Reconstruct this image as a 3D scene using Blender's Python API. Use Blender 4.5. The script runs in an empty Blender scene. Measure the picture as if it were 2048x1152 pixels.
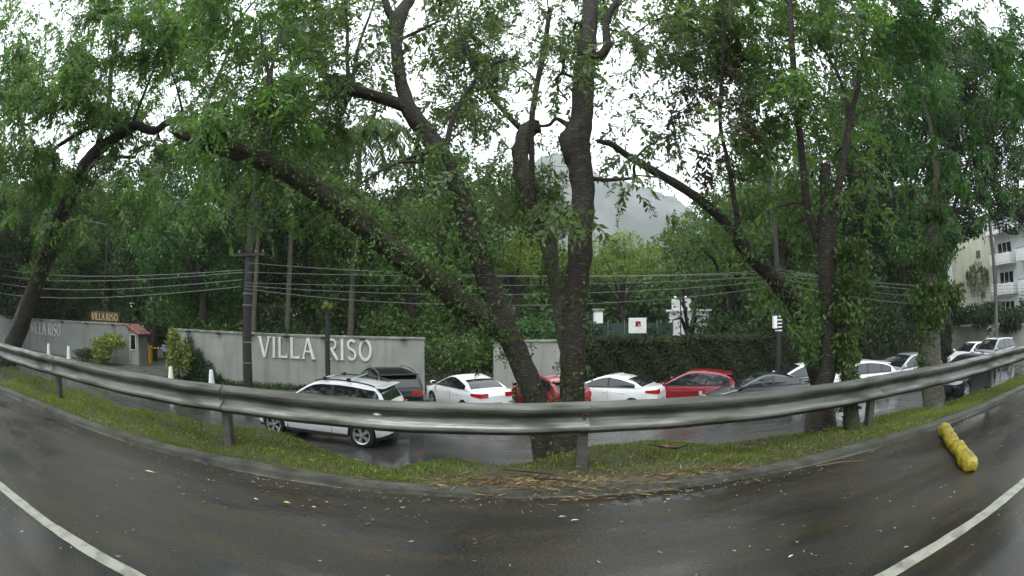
import bpy, math, random
import numpy as np
from mathutils import Vector, Matrix
R = math.radians
random.seed(7); rng = np.random.default_rng(7)
sc = bpy.context.scene
col = sc.collection

# ------------------------------------------------------------------ camera
CAM_H = 1.45
PITCH, ROLL, YAW, FPX = 4.0, 0.23, 0.53, 935.0
cd = bpy.data.cameras.new('camera'); cam = bpy.data.objects.new('camera', cd); col.objects.link(cam)
cd.type = 'PANO'; cd.panorama_type = 'FISHEYE_EQUISOLID'
cd.sensor_fit = 'HORIZONTAL'; cd.sensor_width = 36.0; cd.sensor_height = 20.25
cd.fisheye_lens = FPX/2048*36; cd.fisheye_fov = R(200)
cd.clip_start = 0.05; cd.clip_end = 8000
cam.location = (0, 0, CAM_H)
_p, _r, _y = R(PITCH), R(ROLL), R(YAW)
Rr = np.array([[math.cos(_r), -math.sin(_r), 0], [math.sin(_r), math.cos(_r), 0], [0, 0, 1]])
Bm = np.array([[1, 0, 0], [0, -math.sin(_p), math.cos(_p)], [0, math.cos(_p), math.sin(_p)]]).T
Ym = np.array([[math.cos(_y), math.sin(_y), 0], [-math.sin(_y), math.cos(_y), 0], [0, 0, 1]])
RM = Ym @ Bm @ Rr            # columns: right, up, forward
M = Matrix([[RM[i][0], RM[i][1], -RM[i][2]] for i in range(3)])
cam.rotation_mode = 'QUATERNION'; cam.rotation_quaternion = M.to_quaternion()
sc.camera = cam

# ------------------------------------------------------------------ light
SUN_EL, SUN_AZ = 62, 200
w = bpy.data.worlds.new("World"); sc.world = w; w.use_nodes = True
nt = w.node_tree; nt.nodes.clear()
out = nt.nodes.new('ShaderNodeOutputWorld'); bg = nt.nodes.new('ShaderNodeBackground')
sky = nt.nodes.new('ShaderNodeTexSky'); sky.sky_type = 'NISHITA'; sky.sun_disc = False
sky.sun_elevation = R(SUN_EL); sky.sun_rotation = R(SUN_AZ); sky.dust_density = 4.0; sky.air_density = 1.0
hs = nt.nodes.new('ShaderNodeHueSaturation'); hs.inputs['Saturation'].default_value = 0.25
mx = nt.nodes.new('ShaderNodeMixRGB'); mx.inputs['Fac'].default_value = 0.85
mx.inputs['Color2'].default_value = (11.4, 12.2, 12.5, 1)
nt.links.new(sky.outputs[0], hs.inputs['Color']); nt.links.new(hs.outputs[0], mx.inputs['Color1'])
nt.links.new(mx.outputs[0], bg.inputs['Color']); bg.inputs['Strength'].default_value = 0.1
nt.links.new(bg.outputs[0], out.inputs['Surface'])
sd = bpy.data.lights.new('sun', 'SUN'); sd.energy = 0.6; sd.angle = R(25); sd.color = (1, .97, .93)
sun = bpy.data.objects.new('sun', sd); col.objects.link(sun)
sun.rotation_euler = (R(90-SUN_EL), 0, R(180-SUN_AZ))
vs = sc.view_settings; sc.display_settings.display_device = 'sRGB'
vs.view_transform = 'Standard'; vs.look = 'None'; vs.gamma = 1; vs.use_curve_mapping = False; vs.exposure = 1.15
sc.cycles.use_denoising = True; sc.cycles.max_bounces = 6; sc.cycles.transparent_max_bounces = 8
sc.cycles.diffuse_bounces = 3; sc.cycles.glossy_bounces = 3; sc.cycles.volume_bounces = 1

# ------------------------------------------------------------------ helpers
def ray(x, y):
    dx, dy = x-1024.0, 576.0-y; r = math.hypot(dx, dy)+1e-9
    th = 2*math.asin(r/2/FPX)
    return RM @ np.array([math.sin(th)*dx/r, math.sin(th)*dy/r, math.cos(th)])
def at_d(x, y, D):       # point at horizontal distance D
    v = ray(x, y); t = D/math.hypot(v[0], v[1]); return Vector((v[0]*t, v[1]*t, v[2]*t+CAM_H))
def at_y(x, y, Y):
    v = ray(x, y); t = Y/v[1]; return Vector((v[0]*t, Y, v[2]*t+CAM_H))
def at_z(x, y, z):
    v = ray(x, y); t = (z-CAM_H)/v[2]; return Vector((v[0]*t, v[1]*t, z))

def tag(o, label=None, cat=None, group=None, kind=None):
    if label: o['label'] = label
    if cat: o['category'] = cat
    if group: o['group'] = group
    if kind: o['kind'] = kind
    return o
def empty(name, loc=(0, 0, 0), rz=0):
    o = bpy.data.objects.new(name, None); col.objects.link(o); o.location = loc; o.rotation_euler = (0, 0, rz)
    o.empty_display_size = .2
    return o
def link(name, me, parent=None, loc=None):
    o = bpy.data.objects.new(name, me); col.objects.link(o)
    if parent: o.parent = parent
    if loc is not None: o.location = loc
    return o
def copy_tree(o, parent=None):
    c = o.copy(); col.objects.link(c)
    if parent is not None: c.parent = parent
    for ch in list(o.children): copy_tree(ch, c)
    return c

class MB:
    def __init__(s): s.v = []; s.f = []
    def add(s, vs, fs):
        b = len(s.v); s.v += [tuple(p) for p in vs]; s.f += [tuple(b+i for i in q) for q in fs]; return s
    def box(s, c, d, rz=0, M=None):
        x, y, z = d[0]/2, d[1]/2, d[2]/2
        P = [Vector((a*x, b*y, e*z)) for a in (-1, 1) for b in (-1, 1) for e in (-1, 1)]
        if rz: P = [Matrix.Rotation(rz, 3, 'Z') @ p for p in P]
        if M is not None: P = [M @ p for p in P]
        P = [p+Vector(c) for p in P]
        return s.add(P, [(0, 1, 3, 2), (4, 6, 7, 5), (0, 4, 5, 1), (2, 3, 7, 6), (0, 2, 6, 4), (1, 5, 7, 3)])
    def bevbox(s, c, d, b=.02, rz=0):
        x, y, z = d[0]/2, d[1]/2, d[2]/2; rings = []
        for zz, k in ((-z, b), (-z+b, 0), (z-b, 0), (z, b)):
            X, Y = x-k, y-k; q = b
            rings.append([(X, -Y+q, zz), (X, Y-q, zz), (X-q, Y, zz), (-X+q, Y, zz), (-X, Y-q, zz), (-X, -Y+q, zz), (-X+q, -Y, zz), (X-q, -Y, zz)])
        V = [Matrix.Rotation(rz, 3, 'Z') @ Vector(p)+Vector(c) for r_ in rings for p in r_]; F = []
        for i in range(3):
            for k in range(8): F.append((i*8+k, i*8+(k+1) % 8, i*8+8+(k+1) % 8, i*8+8+k))
        F.append(tuple(range(7, -1, -1))); F.append(tuple(range(24, 32)))
        return s.add(V, F)
    def tube(s, pts, rad, n=8, cap=True):
        pts = [Vector(p) for p in pts]
        if not hasattr(rad, '__len__'): rad = [rad]*len(pts)
        V = []; up = Vector((0, 0, 1)); prev = None
        for i, p in enumerate(pts):
            t = (pts[min(i+1, len(pts)-1)]-pts[max(i-1, 0)]).normalized()
            if prev is None:
                a = t.cross(Vector((0.3, 1, 0.1))).normalized()
            else:
                a = (prev - t*prev.dot(t)).normalized()
            prev = a; b = t.cross(a)
            for k in range(n):
                an = 2*math.pi*k/n; V.append(p+(a*math.cos(an)+b*math.sin(an))*rad[i])
        F = []
        for i in range(len(pts)-1):
            for k in range(n): F.append((i*n+k, i*n+(k+1) % n, (i+1)*n+(k+1) % n, (i+1)*n+k))
        if cap: F.append(tuple(range(n-1, -1, -1))); F.append(tuple((len(pts)-1)*n+k for k in range(n)))
        return s.add(V, F)
    def prism(s, poly, z0, z1, M=None):     # poly in xy extruded along z, optional transform
        n = len(poly); V = [Vector((p[0], p[1], z)) for z in (z0, z1) for p in poly]
        if M is not None: V = [M @ v for v in V]
        return s.add(V, [tuple(range(n-1, -1, -1)), tuple(range(n, 2*n))]+[(k, (k+1) % n, n+(k+1) % n, n+k) for k in range(n)])
    def lathe(s, prof, n=16, c=(0, 0, 0), axis='Z'):
        V = []
        for r_, z in prof:
            for k in range(n):
                a = 2*math.pi*k/n; p = (r_*math.cos(a), r_*math.sin(a), z)
                if axis == 'Y': p = (p[0], p[2], p[1])
                V.append(Vector(p)+Vector(c))
        F = []
        for i in range(len(prof)-1):
            for k in range(n): F.append((i*n+k, i*n+(k+1) % n, (i+1)*n+(k+1) % n, (i+1)*n+k))
        return s.add(V, F)
    def grid(s, rows):                     # rows: list of equal-length point lists
        n = len(rows[0]); V = [p for r_ in rows for p in r_]
        return s.add(V, [(i*n+k, i*n+k+1, (i+1)*n+k+1, (i+1)*n+k) for i in range(len(rows)-1) for k in range(n-1)])
    def mesh(s, name, mat, smooth=False):
        me = bpy.data.meshes.new(name); me.from_pydata(s.v, [], s.f); me.materials.append(mat)
        if smooth:
            me.polygons.foreach_set('use_smooth', [True]*len(me.polygons))
            try: me.set_sharp_from_angle(angle=R(smooth if smooth is not True else 40))
            except Exception: pass
        me.update(); return me
    def build(s, name, mat, parent=None, smooth=False, loc=None):
        return link(name, s.mesh(name, mat, smooth), parent, loc)

def np_mesh(name, V, quads, mat, parent=None):
    me = bpy.data.meshes.new(name); k = quads.shape[1]
    me.vertices.add(len(V)); me.vertices.foreach_set('co', V.astype(np.float32).ravel())
    me.loops.add(quads.size); me.loops.foreach_set('vertex_index', quads.astype(np.int32).ravel())
    me.polygons.add(len(quads)); me.polygons.foreach_set('loop_start', np.arange(0, quads.size, k, dtype=np.int32))
    me.update(calc_edges=True); me.materials.append(mat)
    return link(name, me, parent)

# ------------------------------------------------------------------ materials
def newmat(name):
    m = bpy.data.materials.new(name); m.use_nodes = True; n = m.node_tree
    return m, n, n.nodes['Principled BSDF']
def pm(name, c1, c2=None, scale=3.0, rough=.6, rough2=None, bump=0.0, bscale=None, metal=0.0, coat=0.0, stretch=(1, 1, 1), spec=.5, contrast=(.35, .65), detail=6):
    m, n, b = newmat(name); N = n.nodes; Lk = n.links
    b.inputs['Base Color'].default_value = (*c1, 1); b.inputs['Roughness'].default_value = rough
    b.inputs['Metallic'].default_value = metal; b.inputs['Coat Weight'].default_value = coat; b.inputs['Coat Roughness'].default_value = .05
    b.inputs['Specular IOR Level'].default_value = spec
    tc = N.new('ShaderNodeTexCoord'); mp = N.new('ShaderNodeMapping'); mp.inputs['Scale'].default_value = stretch
    Lk.new(tc.outputs['Object'], mp.inputs['Vector'])
    if c2 is not None or rough2 is not None:
        t = N.new('ShaderNodeTexNoise'); t.inputs['Scale'].default_value = scale; t.inputs['Detail'].default_value = detail
        Lk.new(mp.outputs[0], t.inputs['Vector'])
        r_ = N.new('ShaderNodeMapRange'); r_.inputs['From Min'].default_value = contrast[0]; r_.inputs['From Max'].default_value = contrast[1]
        Lk.new(t.outputs['Fac'], r_.inputs['Value'])
        if c2 is not None:
            x = N.new('ShaderNodeMixRGB'); x.inputs['Color1'].default_value = (*c1, 1); x.inputs['Color2'].default_value = (*c2, 1)
            Lk.new(r_.outputs[0], x.inputs['Fac']); Lk.new(x.outputs[0], b.inputs['Base Color'])
        if rough2 is not None:
            q = N.new('ShaderNodeMapRange'); q.inputs['To Min'].default_value = rough; q.inputs['To Max'].default_value = rough2
            Lk.new(r_.outputs[0], q.inputs['Value']); Lk.new(q.outputs[0], b.inputs['Roughness'])
    if bump:
        t2 = N.new('ShaderNodeTexNoise'); t2.inputs['Scale'].default_value = bscale or scale*4; t2.inputs['Detail'].default_value = 8
        Lk.new(mp.outputs[0], t2.inputs['Vector'])
        bp = N.new('ShaderNodeBump'); bp.inputs['Strength'].default_value = bump; bp.inputs['Distance'].default_value = .02
        Lk.new(t2.outputs['Fac'], bp.inputs['Height']); Lk.new(bp.outputs[0], b.inputs['Normal'])
    return m
def leafmat(name, c1, c2, c3=None, trans=.35, rough=.45):
    m = bpy.data.materials.new(name); m.use_nodes = True; n = m.node_tree; N = n.nodes; Lk = n.links
    b = N['Principled BSDF']; o = N['Material Output']
    g = N.new('ShaderNodeNewGeometry'); cr = N.new('ShaderNodeValToRGB')
    cr.color_ramp.elements[0].color = (*c1, 1); cr.color_ramp.elements[1].color = (*c2, 1)
    if c3:
        e = cr.color_ramp.elements.new(.93); e.color = (*c2, 1); cr.color_ramp.elements[2].color = (*c3, 1)
    Lk.new(g.outputs['Random Per Island'], cr.inputs['Fac'])
    tc = N.new('ShaderNodeTexCoord'); t = N.new('ShaderNodeTexNoise'); t.inputs['Scale'].default_value = .35; t.inputs['Detail'].default_value = 2
    Lk.new(tc.outputs['Object'], t.inputs['Vector'])
    mr = N.new('ShaderNodeMapRange'); mr.inputs['From Min'].default_value = .3; mr.inputs['From Max'].default_value = .7
    mr.inputs['To Min'].default_value = .72; mr.inputs['To Max'].default_value = 1.3
    Lk.new(t.outputs['Fac'], mr.inputs['Value'])
    mu = N.new('ShaderNodeVectorMath'); mu.operation = 'SCALE'; Lk.new(cr.outputs[0], mu.inputs[0]); Lk.new(mr.outputs[0], mu.inputs['Scale'])
    Lk.new(mu.outputs[0], b.inputs['Base Color']); b.inputs['Roughness'].default_value = rough; b.inputs['Specular IOR Level'].default_value = .3
    tr = N.new('ShaderNodeBsdfTranslucent'); mix = N.new('ShaderNodeMixShader'); mix.inputs['Fac'].default_value = trans
    sc2 = N.new('ShaderNodeVectorMath'); sc2.operation = 'MULTIPLY'; sc2.inputs[1].default_value = (1.3, 1.45, .7)
    Lk.new(mu.outputs[0], sc2.inputs[0]); Lk.new(sc2.outputs[0], tr.inputs['Color'])
    Lk.new(b.outputs[0], mix.inputs[1]); Lk.new(tr.outputs[0], mix.inputs[2]); Lk.new(mix.outputs[0], o.inputs['Surface'])
    return m
def bark(name, c1, c2, c3):
    m, n, b = newmat(name); N = n.nodes; Lk = n.links
    tc = N.new('ShaderNodeTexCoord'); mp = N.new('ShaderNodeMapping'); mp.inputs['Scale'].default_value = (6, 6, 22)
    Lk.new(tc.outputs['Object'], mp.inputs['Vector'])
    t = N.new('ShaderNodeTexNoise'); t.inputs['Scale'].default_value = 2.2; t.inputs['Detail'].default_value = 9; t.inputs['Roughness'].default_value = .7
    Lk.new(mp.outputs[0], t.inputs['Vector'])
    cr = N.new('ShaderNodeValToRGB'); cr.color_ramp.elements[0].position = .36; cr.color_ramp.elements[0].color = (*c1, 1)
    cr.color_ramp.elements[1].position = .56; cr.color_ramp.elements[1].color = (*c2, 1); e = cr.color_ramp.elements.new(.70); e.color = (*c3, 1)
    Lk.new(t.outputs['Fac'], cr.inputs['Fac']); Lk.new(cr.outputs[0], b.inputs['Base Color'])
    bp = N.new('ShaderNodeBump'); bp.inputs['Strength'].default_value = 1.0; bp.inputs['Distance'].default_value = .06
    Lk.new(t.outputs['Fac'], bp.inputs['Height']); Lk.new(bp.outputs[0], b.inputs['Normal']); b.inputs['Roughness'].default_value = .7
    return m
def plaster(name, base, stain, moss):
    m, n, b = newmat(name); N = n.nodes; Lk = n.links; tc = N.new('ShaderNodeTexCoord')
    def noise(sc_, st, det, lo, hi):
        mp = N.new('ShaderNodeMapping'); mp.inputs['Scale'].default_value = st; Lk.new(tc.outputs['Object'], mp.inputs['Vector'])
        t = N.new('ShaderNodeTexNoise'); t.inputs['Scale'].default_value = sc_; t.inputs['Detail'].default_value = det; Lk.new(mp.outputs[0], t.inputs['Vector'])
        r_ = N.new('ShaderNodeMapRange'); r_.inputs['From Min'].default_value = lo; r_.inputs['From Max'].default_value = hi; Lk.new(t.outputs['Fac'], r_.inputs['Value']); return r_.outputs[0]
    runs = noise(2.6, (1, 1, .10), 6, .5, .78); patch = noise(.7, (1, 1, 1.3), 5, .42, .62); green = noise(1.6, (1, 1, .5), 8, .56, .74)
    x = N.new('ShaderNodeMixRGB'); x.inputs['Color1'].default_value = (*base, 1); x.inputs['Color2'].default_value = (*[c*.86 for c in base], 1); Lk.new(patch, x.inputs['Fac'])
    y = N.new('ShaderNodeMixRGB'); y.inputs['Color2'].default_value = (*stain, 1); Lk.new(x.outputs[0], y.inputs['Color1']); k = N.new('ShaderNodeMath'); k.operation = 'MULTIPLY'; k.inputs[1].default_value = .75; Lk.new(runs, k.inputs[0]); Lk.new(k.outputs[0], y.inputs['Fac'])
    z = N.new('ShaderNodeMixRGB'); z.inputs['Color2'].default_value = (*moss, 1); Lk.new(y.outputs[0], z.inputs['Color1']); k = N.new('ShaderNodeMath'); k.operation = 'MULTIPLY'; k.inputs[1].default_value = .35; Lk.new(green, k.inputs[0]); Lk.new(k.outputs[0], z.inputs['Fac'])
    Lk.new(z.outputs[0], b.inputs['Base Color']); b.inputs['Roughness'].default_value = .6; return m
def wet(name, c1, c2, r1, r2, scale, bump=.25, pud=.35):
    m, n, b = newmat(name); N = n.nodes; Lk = n.links
    tc = N.new('ShaderNodeTexCoord')
    t = N.new('ShaderNodeTexNoise'); t.inputs['Scale'].default_value = scale; t.inputs['Detail'].default_value = 5
    mp = N.new('ShaderNodeMapping'); mp.inputs['Scale'].default_value = (.45, 1.2, 1); Lk.new(tc.outputs['Object'], mp.inputs['Vector']); Lk.new(mp.outputs[0], t.inputs['Vector'])
    f = N.new('ShaderNodeTexNoise'); f.inputs['Scale'].default_value = 70; f.inputs['Detail'].default_value = 3; Lk.new(tc.outputs['Object'], f.inputs['Vector'])
    mr = N.new('ShaderNodeMapRange'); mr.inputs['From Min'].default_value = .38; mr.inputs['From Max'].default_value = .62; Lk.new(t.outputs['Fac'], mr.inputs['Value'])
    x = N.new('ShaderNodeMixRGB'); x.inputs['Color1'].default_value = (*c1, 1); x.inputs['Color2'].default_value = (*c2, 1); Lk.new(mr.outputs[0], x.inputs['Fac'])
    tt = N.new('ShaderNodeTexNoise'); tt.inputs['Scale'].default_value = 2.3; tt.inputs['Detail'].default_value = 9; tt.inputs['Roughness'].default_value = .7; mp3 = N.new('ShaderNodeMapping'); mp3.inputs['Scale'].default_value = (.35, 1.6, 1); Lk.new(tc.outputs['Object'], mp3.inputs['Vector']); Lk.new(mp3.outputs[0], tt.inputs['Vector'])
    tr_ = N.new('ShaderNodeMapRange'); tr_.inputs['From Min'].default_value = .45; tr_.inputs['From Max'].default_value = .7; Lk.new(tt.outputs['Fac'], tr_.inputs['Value'])
    xb = N.new('ShaderNodeMixRGB'); xb.inputs['Color2'].default_value = (c2[0]*1.5, c2[1]*1.25, c2[2]*.85, 1); Lk.new(x.outputs[0], xb.inputs['Color1']); Lk.new(tr_.outputs[0], xb.inputs['Fac'])
    v = N.new('ShaderNodeMixRGB'); v.blend_type = 'MULTIPLY'; v.inputs['Fac'].default_value = .9; Lk.new(xb.outputs[0], v.inputs['Color1'])
    fr = N.new('ShaderNodeMapRange'); fr.inputs['From Min'].default_value = .3; fr.inputs['From Max'].default_value = .7; fr.inputs['To Min'].default_value = .25; fr.inputs['To Max'].default_value = 2.0
    Lk.new(f.outputs['Fac'], fr.inputs['Value']); Lk.new(fr.outputs[0], v.inputs['Color2']); Lk.new(v.outputs[0], b.inputs['Base Color'])
    q = N.new('ShaderNodeMapRange'); q.inputs['To Min'].default_value = r1; q.inputs['To Max'].default_value = r2; Lk.new(mr.outputs[0], q.inputs['Value']); Lk.new(q.outputs[0], b.inputs['Roughness'])
    bp = N.new('ShaderNodeBump'); bp.inputs['Distance'].default_value = .006
    bs = N.new('ShaderNodeMath'); bs.operation = 'MULTIPLY'; bs.inputs[1].default_value = bump; Lk.new(mr.outputs[0], bs.inputs[0]); Lk.new(bs.outputs[0], bp.inputs['Strength'])
    Lk.new(f.outputs['Fac'], bp.inputs['Height']); Lk.new(bp.outputs[0], b.inputs['Normal'])
    vo = N.new('ShaderNodeTexVoronoi'); vo.feature = 'DISTANCE_TO_EDGE'; vo.inputs['Scale'].default_value = .55; wn = N.new('ShaderNodeTexNoise'); wn.inputs['Scale'].default_value = 3; wn.inputs['Detail'].default_value = 6
    Lk.new(tc.outputs['Object'], wn.inputs['Vector']); wa = N.new('ShaderNodeVectorMath'); wa.operation = 'SCALE'; wa.inputs['Scale'].default_value = .55; Lk.new(wn.outputs['Color'], wa.inputs[0]); wb = N.new('ShaderNodeVectorMath'); Lk.new(tc.outputs['Object'], wb.inputs[0]); Lk.new(wa.outputs[0], wb.inputs[1]); Lk.new(wb.outputs[0], vo.inputs['Vector'])
    cm = N.new('ShaderNodeMapRange'); cm.inputs['From Max'].default_value = .009; cm.inputs['To Min'].default_value = .75; cm.inputs['To Max'].default_value = 0; Lk.new(vo.outputs['Distance'], cm.inputs['Value'])
    cf = N.new('ShaderNodeMath'); cf.operation = 'MULTIPLY'; Lk.new(cm.outputs[0], cf.inputs[0]); Lk.new(tr_.outputs[0], cf.inputs[1])
    cx = N.new('ShaderNodeMixRGB'); cx.inputs['Color2'].default_value = (.003, .003, .003, 1); Lk.new(v.outputs[0], cx.inputs['Color1']); Lk.new(cf.outputs[0], cx.inputs['Fac']); Lk.new(cx.outputs[0], b.inputs['Base Color'])
    b.inputs['Specular IOR Level'].default_value = .5
    return m

A = {}
A['road'] = wet('wet_asphalt', (.014, .0138, .0125), (.026, .0235, .019), .20, .48, .9, 1.0)
A['road2'] = wet('wet_asphalt_lower', (.030, .033, .037), (.048, .049, .050), .10, .36, .5, .8)
A['line'] = pm('road_paint', (.28, .28, .235), (.09, .09, .075), 7, .5, bump=.3, contrast=(.45, .75))
A['kerb'] = pm('kerb_concrete', (.035, .036, .028), (.085, .085, .07), 3, .55, bump=.5, bscale=30)
A['soil'] = pm('soil', (.035, .026, .014), (.055, .062, .018), 2.2, .8, bump=.8, bscale=20)
A['ground'] = pm('ground', (.03, .035, .015), (.05, .05, .03), .5, .9)
A['pave'] = pm('pavement', (.10, .10, .09), (.06, .065, .05), 1.5, .35, .6, bump=.3)
A['grass'] = leafmat('grass_blades', (.075, .12, .018), (.19, .235, .045), (.28, .23, .08), .3)
A['galv'] = pm('galvanised', (.22, .225, .21), (.075, .078, .062), 3.2, .36, .62, bump=.2, bscale=14, metal=.65, stretch=(.5, 3, 3))
A['post'] = pm('post_steel', (.12, .12, .11), (.07, .065, .05), 8, .5, bump=.2, metal=.3)
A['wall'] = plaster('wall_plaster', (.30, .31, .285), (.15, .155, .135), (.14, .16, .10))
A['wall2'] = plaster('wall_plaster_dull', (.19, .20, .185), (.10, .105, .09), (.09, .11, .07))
A['coping'] = pm('coping', (.25, .255, .23), (.10, .11, .08), 3, .6, bump=.3)
A['white'] = pm('white_paint', (.74, .76, .74), (.6, .62, .58), 5, .5)
A['dark'] = pm('dark_plastic', (.012, .012, .013), None, rough=.5)
A['poledark'] = pm('pole_dark', (.012, .011, .010), (.024, .021, .017), 3, .7, bump=.3)
A['polegrey'] = pm('pole_grey', (.16, .16, .15), (.10, .10, .09), 3, .7, bump=.3)
A['bark'] = bark('bark_dark', (.008, .007, .005), (.036, .028, .018), (.17, .15, .11))
A['barkmoss'] = bark('bark_mossy', (.014, .016, .006), (.04, .042, .015), (.085, .075, .04))
A['barkpale'] = bark('bark_pale', (.04, .04, .025), (.12, .115, .08), (.22, .2, .16))
A['leafN'] = leafmat('leaf_near', (.062, .125, .045), (.14, .225, .082), (.22, .27, .09), .5)
A['leafG'] = leafmat('leaf_grey_green', (.07, .105, .055), (.15, .20, .10), None, .5)
A['leafR'] = leafmat('leaf_reddish', (.045, .03, .022), (.08, .075, .035), (.10, .04, .03), .3)
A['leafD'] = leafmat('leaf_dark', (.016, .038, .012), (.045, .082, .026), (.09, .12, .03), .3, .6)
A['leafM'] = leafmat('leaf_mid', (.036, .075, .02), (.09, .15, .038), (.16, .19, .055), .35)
A['leafB'] = leafmat('leaf_bright', (.08, .13, .02), (.17, .23, .045), (.25, .27, .07), .4)
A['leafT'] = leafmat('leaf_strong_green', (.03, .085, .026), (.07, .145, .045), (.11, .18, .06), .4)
A['leafY'] = leafmat('leaf_yellow', (.10, .15, .03), (.24, .27, .07), (.36, .36, .14), .3)
A['ivy'] = leafmat('leaf_ivy', (.010, .018, .005), (.024, .036, .010), (.04, .05, .012), .1, .75)
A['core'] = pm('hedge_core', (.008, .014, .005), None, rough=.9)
A['straw'] = leafmat('straw', (.10, .065, .03), (.24, .17, .085), (.36, .29, .17), .2)
A['litter'] = leafmat('litter', (.16, .14, .08), (.35, .33, .26), (.5, .42, .12), .2)
A['glass'] = pm('car_glass', (.012, .014, .016), None, rough=.04, spec=.8)
A['tyre'] = pm('tyre', (.012, .012, .012), None, rough=.75)
A['rim'] = pm('alloy', (.62, .63, .65), None, rough=.25, metal=.7)
A['chrome'] = pm('chrome', (.6, .62, .64), None, rough=.15, metal=.9)
A['red'] = pm('lamp_red', (.45, .008, .02), None, rough=.12, coat=.8)
A['lampw'] = pm('lamp_clear', (.55, .57, .6), None, rough=.1, coat=.8)
A['plate'] = pm('plate', (.45, .46, .47), (.4, .41, .43), 4, .4)
A['blackp'] = pm('paint_black', (.006, .006, .007), None, rough=.3, coat=.25, spec=.35, bump=.03, bscale=60)
A['whitep'] = pm('paint_white', (.84, .86, .87), (.76, .78, .79), 2, .28, coat=1, bump=.03, bscale=60)
A['redp'] = pm('paint_red', (.24, .004, .014), (.20, .003, .012), 2, .25, coat=.7, bump=.03, bscale=60)
A['silverp'] = pm('paint_silver', (.42, .44, .46), None, rough=.3, metal=.4, coat=1)
A['bluep'] = pm('paint_dark_blue', (.018, .026, .034), None, rough=.22, coat=1, bump=.03, bscale=60)
A['tile'] = pm('roof_tile', (.26, .09, .07), (.16, .06, .05), 6, .7)
A['yellow'] = pm('yellow_paint', (.70, .38, .02), (.55, .28, .02), 5, .5)
A['yelbag'] = pm('yellow_plastic', (.33, .27, .010), (.15, .10, .04), 9, .4, bump=1.0, bscale=22, contrast=(.46, .7))
A['brown'] = pm('sign_wood', (.07, .035, .02), None, rough=.6)
A['gold'] = pm('gold_letters', (.55, .42, .20), None, rough=.5)
A['blue'] = pm('sign_blue', (.16, .2, .42), None, rough=.5)
A['cream'] = pm('cream_render', (.72, .71, .58), (.60, .60, .46), 1.2, .8, stretch=(1, 1, .4))
A['bwhite'] = pm('building_white', (.84, .85, .85), (.74, .75, .75), 1, .7)
A['beige'] = pm('beige_wall', (.52, .52, .44), (.40, .40, .34), 1, .7)
A['rock'] = pm('hill_forest', (.018, .03, .016), (.085, .085, .08), .011, .9, contrast=(.45, .6), stretch=(1, 1, .35))
A['screen'] = pm('green_screen', (.015, .04, .032), (.02, .055, .04), 1.5, .8)
A['wire'] = pm('cable', (.14, .15, .15), None, rough=.4)
A['lampglass'] = pm('lamp_head', (.6, .6, .6), None, rough=.4)
A['skin'] = pm('skin', (.35, .2, .14), None, rough=.6)
A['cloth'] = pm('cloth', (.4, .42, .45), None, rough=.8)
A['trous'] = pm('trousers', (.03, .035, .05), None, rough=.8)

# ------------------------------------------------------------------ ground and roads
X0, X1 = -150, 170
def strip(name, ys, zs, mat, x0=X0, x1=X1, step=4.0, fn=None):
    m = MB(); xs = np.arange(x0, x1+.1, step)
    m.grid([[(x, y+(fn(x) if fn else 0), z) for y, z in zip(ys, zs)] for x in xs])
    o = m.build(name, mat, None, True); tag(o, kind='structure'); return o
strip('near_road', [-9, 1, 2.5, 3.64], [0, 0, 0, -.02], A['road'])
m = MB()
for a, b in ((X0, X1),):
    m.grid([[(x, 1.48+.004*math.sin(x*3)+random.uniform(-.004, .004), .004), (x, 1.585+.005*math.sin(x*5+1)+random.uniform(-.005, .005), .004)] for x in np.arange(a, b, .12)])
tag(m.build('edge_line', A['line']), kind='structure')
m = MB()
for y0 in (-5.2,):
    for x in np.arange(-60, 60, 6.0): m.grid([[(x, y0, .004), (x, y0+.12, .004)], [(x+3, y0, .004), (x+3, y0+.12, .004)]])
tag(m.build('lane_dashes', A['line']), kind='structure')
m = MB(); rows = []
for x in np.arange(X0, X1, .4):
    j = .012*math.sin(x*2.3)+.01*math.sin(x*7.1); h = .035+.012*math.sin(x*1.7)
    rows.append([(x, 3.64+j, -.03), (x, 3.645+j, h), (x, 3.79+j, h+.008), (x, 3.80+j, -.05)])
m.grid(rows); tag(m.build('kerb', A['kerb'], None, 35), kind='structure')

DIPS = [(-1.05, .30, .75), (-.02, .16, .8), (-6.2, .5, .12)]
CREST = np.array([(-150, 5.4), (-14, 5.5), (-12, 5.4), (-6.6, 5.1), (-3.7, 5.05), (-3.1, 5.15), (-2.4, 4.9), (-1.8, 4.6), (-1.1, 4.25), (-.6, 4.62), (-.1, 4.3), (.35, 4.7), (.7, 5.0), (1.7, 5.15), (2.9, 4.85), (3.7, 4.75), (5, 4.7), (6.3, 4.6), (7.1, 4.6), (10.2, 4.4), (14, 4.6), (170, 4.7)])
def crest(x): return np.interp(x, CREST[:, 0], CREST[:, 1])
def bumps(x, y): return .025*np.sin(x*3.1+y*2)+.02*np.sin(x*1.3-y*4+1)+.012*np.sin(x*7+y*9)
def verge_z(x, y):
    c = crest(x); t = np.clip((y-3.8)/(c-3.8), 0, 1)
    z = .03+bumps(x, y)*np.minimum(1, (y-3.78)*4)-.03*t*t
    s = np.clip((y-c)/np.maximum(6.9-c, .5), 0, 1)
    return np.where(y > c, z-(1.80+z)*np.sin(s*math.pi/2)**.9, z)
m = MB(); rows = []
for x in list(np.arange(-150, -30, 6))+list(np.arange(-30, 30, .15))+list(np.arange(30, 171, 6)):
    c = float(crest(x)); ys = list(np.linspace(3.78, c, 9))+list(np.linspace(c, 6.9, 9))[1:]+[7.4]
    rows.append([(x, y, float(verge_z(x, y)) if y < 7 else -1.9) for y in ys])
m.grid(rows); tag(m.build('verge', A['soil'], None, True), kind='structure')
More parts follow.
